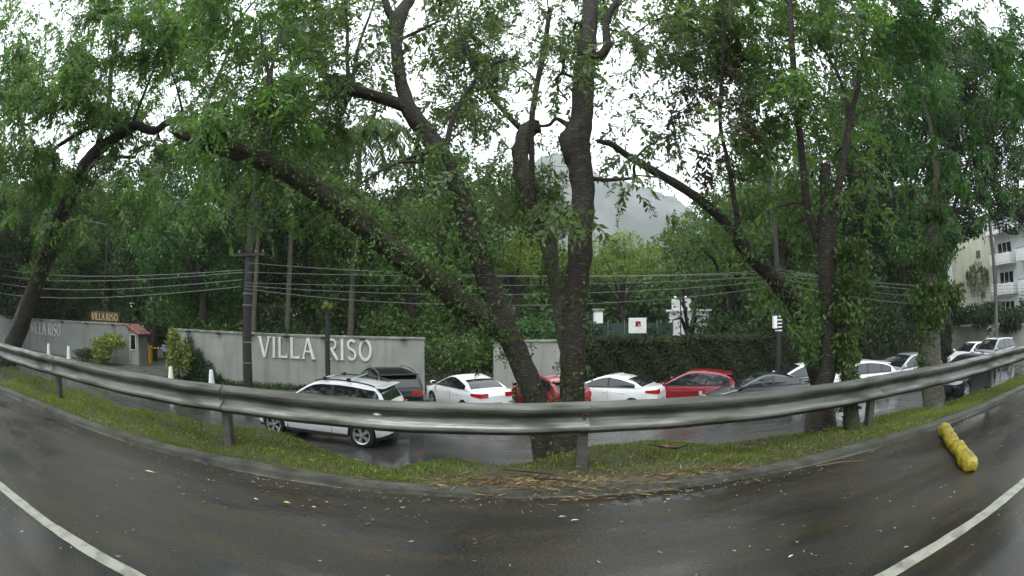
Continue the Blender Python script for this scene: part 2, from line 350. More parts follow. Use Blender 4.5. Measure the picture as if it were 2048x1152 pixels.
# grass blades on the verge
def blades(n, x0, x1, hmin, hmax, w):
    x = rng.uniform(x0, x1, n); t = rng.random(n); c = crest(x)
    y = 3.84+t*(c+.7-3.84); keep = np.ones(n, bool)
    bare = (np.exp(-((x-.75)/1.0)**2)*np.clip((4.35-y)/.4, 0, 1)*1.3 + .55*np.exp(-((x+.05)/.55)**2) + .4*(np.sin(x*2.2+np.sin(y*5))*.5+.5)*.6)
    keep = rng.random(n) > bare; x, y = x[keep], y[keep]; n = len(x); z = verge_z(x, y)
    h = rng.uniform(hmin, hmax, n); a = rng.uniform(0, 2*math.pi, n); lean = rng.uniform(.2, .9, n); b = rng.uniform(0, 2*math.pi, n)
    P = np.stack([x, y, z-.01], 1); wd = np.stack([np.cos(a)*w, np.sin(a)*w, 0*a], 1)
    top = P+np.stack([np.cos(b)*lean*h, np.sin(b)*lean*h, h], 1)
    V = np.stack([P-wd, P+wd, top], 1).reshape(-1, 3)
    return V
V = np.concatenate([blades(150000, -9, 11, .014, .045, .006), blades(60000, -30, 30, .02, .06, .011)])
o = np_mesh('verge_grass', V, np.arange(len(V)).reshape(-1, 3), A['grass'])
tag(o, 'short rough grass growing along the verge under the guardrail', 'grass', kind='stuff')

FK = np.array([(-150, 14.0), (-17, 17.1), (-3.7, 19.2), (3, 19.3), (26, 17.2), (170, 15.0)])
def fk(x): return float(np.interp(x, FK[:, 0], FK[:, 1]))
def lz(y): return float(np.interp(y, [7, 11, 17, 30], [-1.76, -1.80, -2.04, -2.06]))
m = MB(); rows = []
for x in np.arange(X0, X1+1, 4):
    f = fk(x); ys = [6.6, 7.5, 9, 11, 13, 15, f-.3, f+.02]; rows.append([(x, y, lz(y)) for y in ys])
m.grid(rows); tag(m.build('lower_road', A['road2'], None, True), kind='structure')
m = MB(); rows = []
for x in np.arange(X0, X1+1, 4):
    f = fk(x); zz = -1.92; rows.append([(x, f, -2.1), (x, f+.01, zz), (x, f+.14, zz+.01)])
m.grid(rows); tag(m.build('far_kerb', A['kerb']), kind='structure')
m = MB(); rows = []
for x in np.arange(X0, X1+1, 4):
    f = fk(x); rows.append([(x, f+.14, -1.912), (x, f+2.6, -1.905)])
m.grid(rows); tag(m.build('sidewalk', A['pave']), kind='structure')
m = MB(); m.grid([[(x, y, -1.95) for y in (16.9, 60, 200, 2600)] for x in (-2500, -150, 0, 170, 2500)])
tag(m.build('ground', A['ground']), kind='structure')
m = MB(); m.grid([[(x, y, -.06) for y in (-900, -200, -8.9)] for x in (-900, -150, 0, 170, 900)])
tag(m.build('near_ground', A['ground']), kind='structure')
# driveway apron behind the gap in the wall
m = MB(); m.grid([[(-23.0, 19.5, -1.898), (-17.2, 19.2, -1.898)], [(-25.5, 30, -1.898), (-19.6, 30, -1.898)]]); tag(m.build('driveway', A['pave']), kind='structure')

# ------------------------------------------------------------------ hills
def hill(name, pts, D, depth, foot=-8):
    xs = [p[0] for p in pts]; m = MB(); rows = []
    n = 60
    for i in range(n+1):
        px = xs[0]+(xs[-1]-xs[0])*i/n; py = float(np.interp(px, xs, [p[1] for p in pts]))
        t = at_d(px, py, D+depth*.5); d = Vector((t.x, t.y, 0)).normalized(); row = []
        for k in range(9):
            s = k/8; rr = D-depth*.5+depth*s*1.0 if s <= 1 else 0
            zz = foot+(t.z-foot)*math.sin(min(1, s)*math.pi/2)**.8+random.uniform(-1, 1)*5*s
            row.append((d.x*rr, d.y*rr, zz))
        tx = row[-1]; row.append((d.x*(D+depth), d.y*(D+depth), t.z*.7)); row.append((d.x*(D+depth*2), d.y*(D+depth*2), foot))
        rows.append(row)
    m.grid(rows); tag(m.build(name, A['rock'], None, True), kind='structure')
hill('hill', [(880, 520), (960, 420), (1030, 350), (1080, 322), (1120, 312), (1160, 325), (1200, 358), (1260, 372), (1310, 385), (1360, 405), (1400, 440), (1460, 480), (1520, 560)], 900, 300)
hill('hill', [(1880, 470), (1960, 440), (2010, 420), (2047, 425)], 1000, 300)

# ------------------------------------------------------------------ guardrail
PROF = [(0.0, .310), (-.012, .306), (-.040, .282), (-.080, .262), (-.083, .232), (-.070, .215), (-.012, .180), (-.004, .155), (-.012, .130), (-.070, .095), (-.083, .078), (-.080, .048), (-.040, .028), (-.012, .004), (0, 0)]
GY, GZ = 4.27, .378
gr = empty('guardrail', (0, GY, 0)); tag(gr, 'long galvanised steel crash barrier with ribbed beam on short posts along the road', 'guardrail')
def beam_mesh(L, n):
    m = MB(); rows = []
    for i in range(n+1):
        x = L*i/n; dz = .006*math.sin(x*1.9)+.003*math.sin(x*5.3); dy = .006*math.sin(x*2.7+1)
        rows.append([(x, p[0]+dy, GZ+p[1]+dz) for p in PROF])
    m.grid(rows); rows = [[(a, b+.003, c) for a, b, c in r_] for r_ in rows]
    m.grid([r_[::-1] for r_ in rows]); return m
bme = beam_mesh(3.90, 24).mesh('beam', A['galv'], 50)
bolt = MB(); bolt.lathe([(0, -.018), (.014, -.016), (.017, -.004), (.017, 0)], 8, (0, 0, 0), 'Y'); bolt = bolt.mesh('bolt', A['galv'], True)
pm_ = MB()
for c, d in (((0, .05, .05), (.10, .006, 1.25)), ((-.05, .09, .05), (.006, .085, 1.25)), ((.05, .09, .05), (.006, .085, 1.25))): pm_.box(c, d)
pm_.box((0, .02, GZ+.155), (.09, .05, .26)); pme = pm_.mesh('post', A['post'])
for k in range(-16, 19):
    x = .72+3.82*k
    link('post', pme, gr, (x, .012, 0))
    b_ = link('beam', bme, gr, (x-.04, 0.0 if k % 2 else -.004, 0))
    if abs(k) < 4:
        for dx in (0.02, .06):
            for zz in (.10, .21): link('bolt', bolt, b_, (dx, -.045, GZ+zz))
        link('bolt', bolt, b_, (.04, -.005, GZ+.155))

# ------------------------------------------------------------------ letters
def stroke(m, pts, wd, th, closed=False):
    # pts in (u,v); builds a ribbon of width wd, thickness th (towards -y)
    P = [Vector((p[0], p[1])) for p in pts]; n = len(P); L_, R_ = [], []
    for i in range(n):
        if closed: t = (P[(i+1) % n]-P[(i-1) % n])
        else: t = P[min(i+1, n-1)]-P[max(i-1, 0)]
        t.normalize(); q = Vector((-t.y, t.x)); ww = wd[i] if hasattr(wd, '__len__') else wd
        L_.append(P[i]+q*ww/2); R_.append(P[i]-q*ww/2)
    rng_ = range(n if closed else n-1)
    for i in rng_:
        j = (i+1) % n; quad = [L_[i], L_[j], R_[j], R_[i]]
        V = [(p.x, 0, p.y) for p in quad]+[(p.x, -th, p.y) for p in quad]
        m.add(V, [(0, 1, 2, 3), (7, 6, 5, 4), (0, 4, 5, 1), (2, 6, 7, 3), (1, 5, 6, 2), (3, 7, 4, 0)])
def arc(cx, cz, rx, rz, a0, a1, n=14): return [(cx+rx*math.cos(R(a0+(a1-a0)*i/n)), cz+rz*math.sin(R(a0+(a1-a0)*i/n))) for i in range(n+1)]
def letter(ch, th):
    m = MB(); s = .15; t = .03
    def serif(x, z): stroke(m, [(x-.12, z), (x+.12, z)], .045, th+.002)
    if ch == 'V': stroke(m, [(.05, 1), (.36, 0)], .15, th); stroke(m, [(.67, 1), (.38, 0)], .09, th-.003); serif(.05, .98); serif(.67, .98); wdt = .72
    elif ch == 'I': stroke(m, [(.1, 0), (.1, 1)], .14, th); serif(.1, .98); serif(.1, .02); wdt = .2
    elif ch == 'L': stroke(m, [(.1, 0), (.1, 1)], .14, th); stroke(m, [(.1, .05), (.58, .05)], .1, th-.003); stroke(m, [(.57, 0), (.57, .17)], .05, th-.006); serif(.1, .98); wdt = .6
    elif ch == 'A': stroke(m, [(.03, 0), (.32, 1)], .09, th-.003); stroke(m, [(.68, 0), (.34, 1)], .15, th); stroke(m, [(.15, .36), (.55, .36)], .07, th-.006); serif(.04, .02); serif(.68, .02); wdt = .72
    elif ch == 'R':
        stroke(m, [(.1, 0), (.1, 1)], .14, th); stroke(m, [(.1, .955), (.3, .955)]+arc(.3, .74, .2, .215, 90, -90)+[(.1, .525)], .09, th-.003); stroke(m, [(.25, .5), (.62, 0)], .14, th-.006); serif(.1, .02); wdt = .62
    elif ch == 'S':
        stroke(m, arc(.28, .74, .2, .215, 30, 270, 14)+arc(.28, .27, .22, .225, 90, -150, 14)[1:], .11, th); wdt = .52
    elif ch == 'O': stroke(m, arc(.38, .5, .31, .455, 0, 348, 26), .125, th, True); wdt = .76
    return m, wdt
def lettering(text, parent, p0, p1, z, h, mat, th=.05, name='letter', fit=True):
    # letters between world points p0,p1 (Vector xy) at base height z
    d = Vector((p1[0]-p0[0], p1[1]-p0[1])); Ltot = d.length; adv = []; x = 0
    for ch in text:
        if ch == ' ': x += .42; adv.append(None); continue
        m, wdt = letter(ch, th/h); adv.append((x, m)); x += wdt+.17
    x -= .17; sx = Ltot/x; ang = math.atan2(d.y, d.x)
    for a, ch in zip(adv, text):
        if a is None: continue
        o = a[1].build(name, mat, parent, False)
        off = d.normalized()*a[0]*sx
        o.location = (p0[0]+off.x-parent.location.x, p0[1]+off.y-parent.location.y, z-parent.location.z); o.rotation_euler = (0, 0, ang); o.scale = (sx, h, h)

# ------------------------------------------------------------------ walls
def wall(name, a, b, z0, z1, th, mat, label, coping=True, brackets=0, zb1=None):
    a, b = Vector(a), Vector(b); t = empty(name, (a.x, a.y, 0)); tag(t, label, 'wall')
    d = b-a; L = d.length; u = d.normalized(); nrm = Vector((-u.y, u.x)); z1b = z1 if zb1 is None else zb1
    m = MB(); n = max(2, int(L/1.5)); rows = []
    def pt(s, o, z): return (u.x*s+nrm.x*o, u.y*s+nrm.y*o, z)
    for i in range(n+1):
        s = L*i/n; zt = z1+(z1b-z1)*i/n
        rows.append([pt(s, 0, z0), pt(s, 0, zt), pt(s, th, zt), pt(s, th, z0)])
    m.grid(rows); m.add(rows[0], [(0, 1, 2, 3)]); m.add(rows[-1], [(3, 2, 1, 0)])
    m.build('wall_face', mat, t)
    if coping:
        m = MB(); rows = []
        for i in range(n+1):
            s = -.03+(L+.06)*i/n; zt = z1+(z1b-z1)*i/n+.002
            rows.append([pt(s, -.05, zt), pt(s, -.05, zt+.07), pt(s, th/2, zt+.10), pt(s, th+.05, zt+.07), pt(s, th+.05, zt), pt(s, -.05, zt)])
        m.grid(rows); m.add(rows[0][:5], [(0, 1, 2, 3, 4)]); m.add(rows[-1][:5], [(4, 3, 2, 1, 0)]); m.build('coping', A['coping'], t)
    for i in range(brackets):
        s = L*(i+.6)/(brackets+.1); zt = z1+(z1b-z1)*s/L
        m = MB(); rz = math.atan2(u.y, u.x); c = pt(s, -.14, zt-.02)
        m.bevbox(c, (.26, .14, .10), .02, rz); m.tube([pt(s, 0, zt+.02), pt(s, -.13, zt+.03)], .02, 6)
        m.build('spot_lamp', A['dark'], t)
    return t, u
WA, WB = Vector((-16.9, 18.75)), Vector((-3.75, 20.85))
wt, wu = wall('villa_wall', WA, WB, -1.95, .56, .25, A['wall'], 'long grey plastered wall with big white letters, right of the driveway', True, 7)
def onwall(px, py):   # intersect ray with wall face
    v = ray(px, py); n = Vector((-wu.y, wu.x)); t = (WA.dot(n))/(v[0]*n.x+v[1]*n.y); return Vector((v[0]*t, v[1]*t, v[2]*t+CAM_H))
a, b = onwall(519, 713), onwall(629, 716); c, d = onwall(655, 718), onwall(744, 718)
nn = Vector((-wu.y, wu.x))*-.012
zl = a.z; hl = onwall(560, 674).z-zl
lettering('VILLA', wt, (a.x+nn.x, a.y+nn.y), (b.x+nn.x, b.y+nn.y), zl, hl, A['white'], .07)
lettering('RISO', wt, (c.x+nn.x, c.y+nn.y), (d.x+nn.x, d.y+nn.y), zl+.01, hl, A['white'], .07)
LA, LB = Vector((-41.0, 18.3)), Vector((-23.4, 21.2))
lw, lu = wall('side_wall', LA, LB, -1.95, .22, .25, A['wall2'], 'duller grey wall with faded letters at far left of the driveway', True, 6, .52)
def onlw(px, py):
    v = ray(px, py); n = Vector((-lu.y, lu.x)); t = (LA.dot(n))/(v[0]*n.x+v[1]*n.y); return Vector((v[0]*t, v[1]*t, v[2]*t+CAM_H))
a, b = onlw(62, 666), onlw(122, 667); zl2 = a.z; n2 = Vector((-lu.y, lu.x))*-.012; q = a.lerp(b, .53); q2 = a.lerp(b, .61)
fad = pm('faded_white', (.55, .58, .55), (.30, .32, .30), 3, .6)
lettering('VILLA', lw, (a.x+n2.x, a.y+n2.y), (q.x+n2.x, q.y+n2.y), zl2, .85, fad, .06)
lettering('RISO', lw, (q2.x+n2.x, q2.y+n2.y), (b.x+n2.x, b.y+n2.y), zl2, .85, fad, .06)
rw, ru = wall('gate_wall', (-.62, 20.7), (3.45, 20.75), -1.95, .50, .25, A['wall'], 'short pale grey wall behind the leaning trunk, left end of the hedge')
# brown sign board above the left wall
a, b = at_d(181, 641, 35.3), at_d(238, 642, 34.2)
t = empty('sign_board', (a.x, a.y, 0)); tag(t, 'small brown sign board with gold letters standing above the left wall', 'sign')
d = Vector((b.x-a.x, b.y-a.y)); an = math.atan2(d.y, d.x); m = MB(); m.bevbox((d.x/2, d.y/2+.06, a.z+.28), (d.length, .08, .74), .015, an); m.build('board', A['brown'], t)
m = MB(); m.box((d.x*.1, d.y*.1+.06, -.7), (.08, .06, a.z+1.3), an); m.build('post', A['dark'], t); m = MB(); m.box((d.x*.9, d.y*.9+.06, -.7), (.08, .06, a.z+1.3), an); m.build('post', A['dark'], t)
e = a.lerp(b, .05); f = a.lerp(b, .50); g = a.lerp(b, .56); h = a.lerp(b, .95)
lettering('VILLA', t, (e.x, e.y), (f.x, f.y), a.z+.08, .46, A['gold'], .03); lettering('RISO', t, (g.x, g.y), (h.x, h.y), a.z+.08, .46, A['gold'], .03)
# gatehouse
gp = Vector((-22.95, 21.75)); t = empty('gatehouse', (gp.x, gp.y, 0)); tag(t, 'narrow pale guard hut with small red tiled roof at the driveway', 'hut')
m = MB(); m.box((0, 0, -.85), (.95, .9, 2.2)); m.build('wall', A['wall'], t)
m = MB(); m.box((-.05, -.465, -.5), (.5, .03, .9)); wn = m.build('window', A['glass'], t)
m = MB()
for (x, z, dx, dz) in ((-.1, -.03, .58, .05), (-.1, -.97, .58, .05), (-.37, -.5, .05, .9), (.17, -.5, .05, .9)): m.box((x+.05, -.48, z), (dx, .035, dz))
m.build('frame', A['white'], wn)
m = MB(); m.tube([(-.46, -.49, -1.9), (-.46, -.49, .2)], .035, 8); m.build('drainpipe', A['white'], t)
rt = MB()
for i in range(7):   # tile rows, sloping to the right
    x = -.6+i*.19; z = .50-i*.075
    for j in range(5): rt.tube([(x-.02, -.6+j*.27, z+.05), (x+.21, -.6+j*.27, z-.035)], .10, 6)
rt.add([(-.65, -.7, .46), (.72, -.7, -.08), (.72, .7, -.08), (-.65, .7, .46)], [(0, 1, 2, 3)]); rt.build('roof', A['tile'], t)
# barrier
bp_ = at_d(299, 722, 31.8); t = empty('barrier_gate', (bp_.x, bp_.y, -1.898)); tag(t, 'yellow car park barrier with striped arm across the driveway', 'barrier')
m = MB(); m.bevbox((0, 0, .6), (.38, .34, 1.2), .04); m.build('cabinet', A['yellow'], t)
m = MB(); m.tube([(-.55, 0, 1.02), (1.65, 0, 1.12)], .045, 8); arm = m.build('arm', A['dark'], t)
for i in range(5): m = MB(); m.tube([(.25+i*.3, 0, 1.056+i*.0136), (.4+i*.3, 0, 1.063+i*.0136)], .05, 8); m.build('stripe', A['yellow'], arm)
m = MB(); m.bevbox((1.6, -.06, 1.15), (.45, .03, .42), .01); m.build('sign_plate', A['blue'], t)
m = MB(); m.tube([(-.7, 0, .98), (-.45, 0, 1.03)], .09, 8); m.build('counterweight', A['yellow'], t)

# bollards
def bollard_mesh():
    m = MB(); m.lathe([(.0, 0), (.21, 0), (.21, .06), (.17, .08), (.10, .78), (.085, .82), (0, .83)], 14); return m.mesh('bollard', A['white'], 35)
bm_ = bollard_mesh()
for (px, lab, Dy) in ((340, 'white tapered bollard at the right edge of the driveway, before the yellow-green bush', 17.3), (421, 'white tapered bollard in front of the dark creeping plant on the long wall', 17.9), (137, 'white tapered bollard before the left wall, nearer the round bush', 19.0), (97, 'white tapered bollard before the left wall, leftmost of the four', 18.4)):
    v = ray(px, 700); X = v[0]/v[1]*Dy; o = link('bollard', bm_, None, (X, Dy, -1.915 if Dy > fk(X) else lz(Dy))); tag(o, lab, 'bollard', 'white tapered bollards')
# ------------------------------------------------------------------ poles and cables
def pole(name, px, Y, z0, z1, r0, r1, mat, label, cat='pole', lean=0):
    v = ray(px, 640); X = v[0]/v[1]*Y; t = empty(name, (X, Y, z0)); tag(t, label, cat)
    m = MB(); m.tube([(0, 0, 0), (lean*.5, 0, (z1-z0)*.5), (lean, 0, z1-z0)], [r0, (r0+r1)/2, r1], 14); m.build('shaft', mat, t, 40)
    return t, X
p1, PX1 = pole('utility_pole', 494, 17.9, -1.92, 8.8, .23, .15, A['poledark'], 'tall dark utility pole in front of the grey wall, left of the big letters', 'utility pole')
for z in (.3, -.6, 1.9, 2.4):
    m = MB(); m.lathe([(.225, -.03), (.235, -.03), (.235, .03), (.225, .03)], 14, (0, 0, z+1.92)); m.build('band', A['polegrey'], p1)
for z in (6.0, 7.5):
    m = MB(); m.box((0, -.2, z), (1.9, .1, .1)); ca = m.build('crossarm', A['poledark'], p1)
    for dx in (-.85, -.45, .45, .85):
        m = MB(); m.lathe([(.0, .0), (.03, 0), (.06, .06), (.04, .09), (.06, .12), (0, .18)], 8, (dx, -.2, z+.05)); m.build('insulator', A['polegrey'], ca)
# lamp arm on the pole
a = at_y(495, 500, 17.7)-Vector((PX1, 17.9, -1.92)); pts = [at_y(x, y, 17.7-k*.25)-Vector((PX1, 17.9, -1.92)) for k, (x, y) in enumerate(((495, 505), (484, 475), (468, 448), (452, 431), (438, 420)))]
m = MB(); m.tube(pts, .035, 6); la = m.build('lamp_arm', A['poledark'], p1)
q0, q1, q2 = [at_y(x, y, 16.6)-Vector((PX1, 17.9, -1.92)) for x, y in ((438, 420), (424, 411), (411, 408))]
m = MB(); m.tube([q0, q1, q2], [.05, .11, .06], 8); m.build('lamp_head', A['lampglass'], la)
p2, PX2 = pole('wooden_post', 655, 18.6, -2.0, 1.95, .12, .10, A['poledark'], 'slim dark post in front of the letter R with yellow growth on top', 'post')
p3, PX3 = pole('utility_pole', 1557, 19.6, -1.92, 9.3, .17, .12, A['poledark'], 'dark utility pole with striped sleeve rising in front of the hedge', 'utility pole')
for i in range(5):
    m = MB(); m.lathe([(.15, -.03), (.19, -.03), (.19, .03), (.15, .03)], 12, (0, 0, 2.75+i*.17)); m.build('ring', A['bwhite'], p3)
m = MB(); m.bevbox((-.3, -.1, 3.15), (.2, .18, .6), .02); m.build('meter_box', A['bwhite'], p3)
v = ray(1990, 640); PX4 = v[0]/v[1]*17.0
p4, PX4 = pole('utility_pole', 1992, 17.0, -1.92, 7.9, .19, .13, A['polegrey'], 'grey concrete utility pole before the cream apartment block', 'utility pole')
# cables
def cable(p, q, sag, label, r=.013, n=16):
    p, q = Vector(p), Vector(q); pts = [p.lerp(q, i/n)-Vector((0, 0, sag*4*(i/n)*(1-i/n))) for i in range(n+1)]
    o = MB(); o.tube([x-p for x in pts], r, 5); c = o.build('power_cable', A['wire'], None, True, p); tag(c, label, 'cable', 'cables strung between the utility poles')
lev = [(526, .5, 'topmost'), (545, .25, 'second'), (566, .3, 'third'), (572, .5, 'fourth'), (578, .75, 'fifth')]
far_l = Vector((-45, 15.5))
for i, (py, sg, nm) in enumerate(lev):
    z = at_y(494, py, 17.7).z; zz = at_y(1557, [540, 546, 552, 560, 570][i], 19.5).z
    cable((PX1+.1, 17.65-.05*i, z), (PX3, 19.4-.05*i, zz), sg, nm+' cable of the span crossing behind the trunks', .010)
    cable((PX3, 19.4-.05*i, zz), (PX4, 16.8-.05*i, at_y(1990, 572+i*7, 17).z), sg*.8, nm+' cable of the span over the hedge to the right pole', .014)
    cable((PX4, 16.8-.05*i, at_y(1990, 572+i*7, 17).z), (PX4+30, 15, 5-.3*i), .5, nm+' cable running off right past the apartment block', .014)
    if i < 4: cable((PX1-.1, 17.65-.05*i, at_y(494, (540, 545, 560, 574)[i], 17.7).z), (-46, 14.5-.1*i, (5.0, 4.4, 3.9, 2.9)[i]), (.9, .9, 1.0, .9)[i], nm+' cable running left above the driveway', .016)

# ------------------------------------------------------------------ cars
def car(kind, label, loc, psi, paint, L=4.3, W=1.74, H=1.48, wb=2.55, Rw=.31, rails=False, bars=False, spokes=5, dark_lower=False, group='cars parked along the far kerb', name='parked_car', belt_h=None, scale=1.0):
    fx, fy = math.sin(R(psi)), math.cos(R(psi)); t = empty(name, loc, math.atan2(fy, fx)); tag(t, label, 'car', group)
    hw = W/2; fo = (L-wb)*.47; xf = L/2-fo; xr = xf-wb; zb = belt_h or (.98 if kind != 'suv' else 1.05); zsill = .22 if kind != 'suv' else .30
    xA = xf-.22 if kind != 'suv' else xf-.38; xB = xA-(1.02 if kind != 'suv' else .85); 
    if kind == 'sedan': xC, xD = xr+.30, xr-.38
    elif kind == 'suv': xC, xD = -L/2+.42, -L/2+.12
    else: xC, xD = -L/2+.62, -L/2+.12
    zbr = zb+.07
    def belt(x): return float(np.interp(x, [xD, xA], [zbr, zb]))
    if kind == 'sedan':
        tx = [-L/2, -L/2+.05, -L/2+.12, xD, xA, L/2-.55, L/2-.2, L/2-.06, L/2]; tz = [zbr-.18, zbr-.05, zbr+.015, zbr+.01, zb, zb-.13, zb-.24, zb-.36, zb-.42]
    else:
        tx = [-L/2, -L/2+.04, -L/2+.12, xD+.2, xA, L/2-.55, L/2-.2, L/2-.06, L/2]; tz = [zbr-.22, zbr-.06, zbr-.0, zbr, zb, zb-.12, zb-.22, zb-.34, zb-.42]
    def ztop(x): return float(np.interp(x, tx, tz))
    def wd(x):
        e = L/2-abs(x); k = max(0, 1-e/.55); return hw*(1-.22*k**2.2)
    Ra = Rw+.055
    def zlow(x):
        z = zsill+(.10*max(0, 1-(L/2-abs(x))/.3))
        for xw in (xf, xr):
            dx = abs(x-xw)
            if dx < Ra: z = max(z, Rw+math.sqrt(Ra*Ra-dx*dx))
        return z
    xs = set(np.linspace(-L/2, L/2, 40)); 
    for xw in (xf, xr): xs |= {xw+Ra*math.cos(a)*s for a in np.linspace(0, math.pi, 13) for s in (1, 1.004)}
    xs |= {L/2-.02, L/2-.06, L/2-.12, -L/2+.02, -L/2+.05, -L/2+.12, L/2-.2, -L/2+.2}
    xs = sorted(xs); m = MB(); rows = []
    for x in xs:
        w_, zt, zl_ = wd(x), ztop(x), zlow(x); mid = .50
        sec = [(w_*.955, zl_), (w_*.985, max(zl_+.012, .34)), (w_, max(zl_+.024, mid)), (w_*.992, max(zl_+.036, zt-.22)), (w_*.965, max(zl_+.048, zt-.07)), (w_*.92, max(zl_+.054, zt-.015)), (w_*.80, max(zl_+.058, zt)), (w_*.4, max(zl_+.06, zt+.015)), (0, max(zl_+.06, zt+.02))]
        rows.append([(x, y, z) for y, z in sec]+[(x, -y, z) for y, z in sec[-2::-1]])
    m.grid([r_[::-1] for r_ in rows]); n = len(rows[0])
    m.add(rows[0], [tuple(range(n-1, -1, -1))]); m.add(rows[-1], [tuple(range(n))])
    m.build('body', paint, t, 32)
    m = MB(); m.box((0, 0, .42), (L-.25, W-.30, .36)); 
    m.build('underbody', A['dark'], t)
    # cabin
    zr = H; wrt = hw-.20
    cx = [xD, xC, (xC+xB)/2, xB, xA]; 
    rl = [(xD, zbr), (xD+(xC-xD)*.55, zbr+(zr-.09-zbr)*.66), (xC, zr-.12 if kind != 'suv' else zr-.08), (xC+.25, zr-.06), (xC+.6, zr-.022), ((xC+xB)/2+.1, zr), (xB+.25*(xC-xB)*0-.22, zr-.008), (xB, zr-.045), (xB+(xA-xB)*.22, zb+(zr-.045-zb)*.83), (xB+(xA-xB)*.5, zb+(zr-.05-zb)*.56), (xA, zb)]
    rl = sorted(rl)
    def rz_(x): return float(np.interp(x, [p[0] for p in rl], [p[1] for p in rl]))
    def wz(z, x):
        b_ = belt(x); k = (z-b_)/(zr-b_); base = min(hw*.945, wd(x)*.955); return base-(.20)*max(0, k)**1.15
    m = MB(); rows = []; cxs = sorted(set(list(np.linspace(xD, xA, 34))+[p[0] for p in rl]))
    for x in cxs:
        b_ = belt(x)-.02; zt = rz_(x); hh = zt-b_; sec = []
        for k in (0, .3, .6, .82): sec.append((wz(b_+hh*k, x), b_+hh*k))
        wtop = wz(zt, x); e = min(.05, hh*.2)
        sec += [(wtop+.005, zt-e), (wtop-.03, zt-e*.3), (wtop-.10, zt), (wtop*.45, zt+.012), (0, zt+.016)]
        rows.append([(x, y, z) for y, z in sec]+[(x, -y, z) for y, z in sec[-2::-1]])
    m.grid([r_[::-1] for r_ in rows]); m.build('cabin', paint, t, 35)
    # side windows
    xm = (xA+xD)/2+.02; spans = [(xm+.035, xA-.16)]; 
    if kind == 'sedan': spans += [(xr-.02, xm-.035)]
    elif kind == 'hatch': spans += [(xr+.16, xm-.035), (xD+.36, xr+.11)]
    else: spans += [(xr+.16, xm-.035), (xD+.24, xr+.11)]
    for s in (1, -1):
        ua, ub = min(q[0] for q in spans)-.05, max(q[1] for q in spans)+.04; rows = []
        for i in range(25):
            x = ua+(ub-ua)*i/24; z0_ = belt(x)+.02; z1_ = max(rz_(x)-.062, z0_+.01)
            rows.append([(x, s*(wz(z0_+(z1_-z0_)*k, x)+.004), z0_+(z1_-z0_)*k) for k in (0, .25, .5, .75, 1)])
        m = MB(); m.grid(rows if s < 0 else [r_[::-1] for r_ in rows]); m.build('window_surround', A['dark'], t, True)
        for (u0, u1) in spans:
            rows = []
            for i in range(11):
                x = u0+(u1-u0)*i/10; z0_ = belt(x)+.035; z1_ = rz_(x)-.075
                if z1_ < z0_+.01: z1_ = z0_+.01
                rows.append([(x, s*(wz(z0_+(z1_-z0_)*k, x)+.007), z0_+(z1_-z0_)*k) for k in (0, .25, .5, .75, 1)])
            m = MB(); m.grid(rows if s < 0 else [r_[::-1] for r_ in rows]); m.build('side_window', A['glass'], t, True)
        # trim under windows
        rows = [[(x, s*(wz(belt(x)+.005, x)+.009), belt(x)+.005), (x, s*(wz(belt(x)+.033, x)+.009), belt(x)+.033)] for x in np.linspace(xD+.3, xA-.1, 14)]
        m = MB(); m.grid(rows); m.build('window_trim', A['dark'], t)
        # door handles
        for x in (xm+.16, xr+.42 if kind != 'hatch' else xr+.55):
            m = MB(); m.bevbox((x, s*(hw*.985), zb-.14), (.17, .035, .03), .008); m.build('door_handle', paint, t)
        # door seams
        for x in (xm, xA-.1): m = MB(); m.box((x, s*(hw*.992), .60), (.008, .012, .56)); m.build('door_seam', A['dark'], t)
        # mirror
        m = MB(); m.bevbox((xA-.12, s*(hw+.10), zb+.09), (.13, .20, .14), .035); mr_ = m.build('mirror', paint, t, 60)
        m = MB(); m.bevbox((xA-.188, s*(hw+.10), zb+.09), (.008, .15, .10), .003); m.build('mirror_glass', A['glass'], mr_)
        if rails:
            m = MB(); pts = [(x, s*(wrt-.06), rz_(x)+.065-.05*(abs(2*(x-(xB+xC)/2)/(xB-xC)))**6) for x in np.linspace(xC+.02, xB-.05, 12)]; m.tube(pts, .02, 6); m.build('roof_rail', A['chrome'] if not bars else A['dark'], t, True)
    if bars:
        for x in (xB-.35, xC+.75):
            m = MB(); m.bevbox((x, 0, H+.11), (.07, 1.25, .035), .012)
            br = m.build('cross_bar', A['chrome'], t)
            for q_ in (.62, -.62): m = MB(); m.bevbox((x, q_, H+.075), (.12, .06, .10), .015); m.build('foot', A['dark'], br)
    # windscreen, rear window
    for nm, u0, u1 in (('windscreen', xB+.05, xA-.06), ('rear_window', xD+.03 if kind != 'sedan' else xD+.05, xC-.01)):
        rows = []
        for i in range(8):
            x = u0+(u1-u0)*i/7; z = rz_(x); wv = wz(z, x)-.09; rows.append([(x, wv*k, z+.016+.008-.016*abs(k)**2*(1)) for k in (-1, -.8, -.4, 0, .4, .8, 1)])
        m = MB(); m.grid(rows); m.build(nm, A['glass'], t, True)
    if kind != 'sedan':
        m = MB(); m.bevbox((xC-.10, 0, rz_(xC)+.0), (.26, (wrt-.05)*2, .035), .012); m.build('spoiler', paint, t)
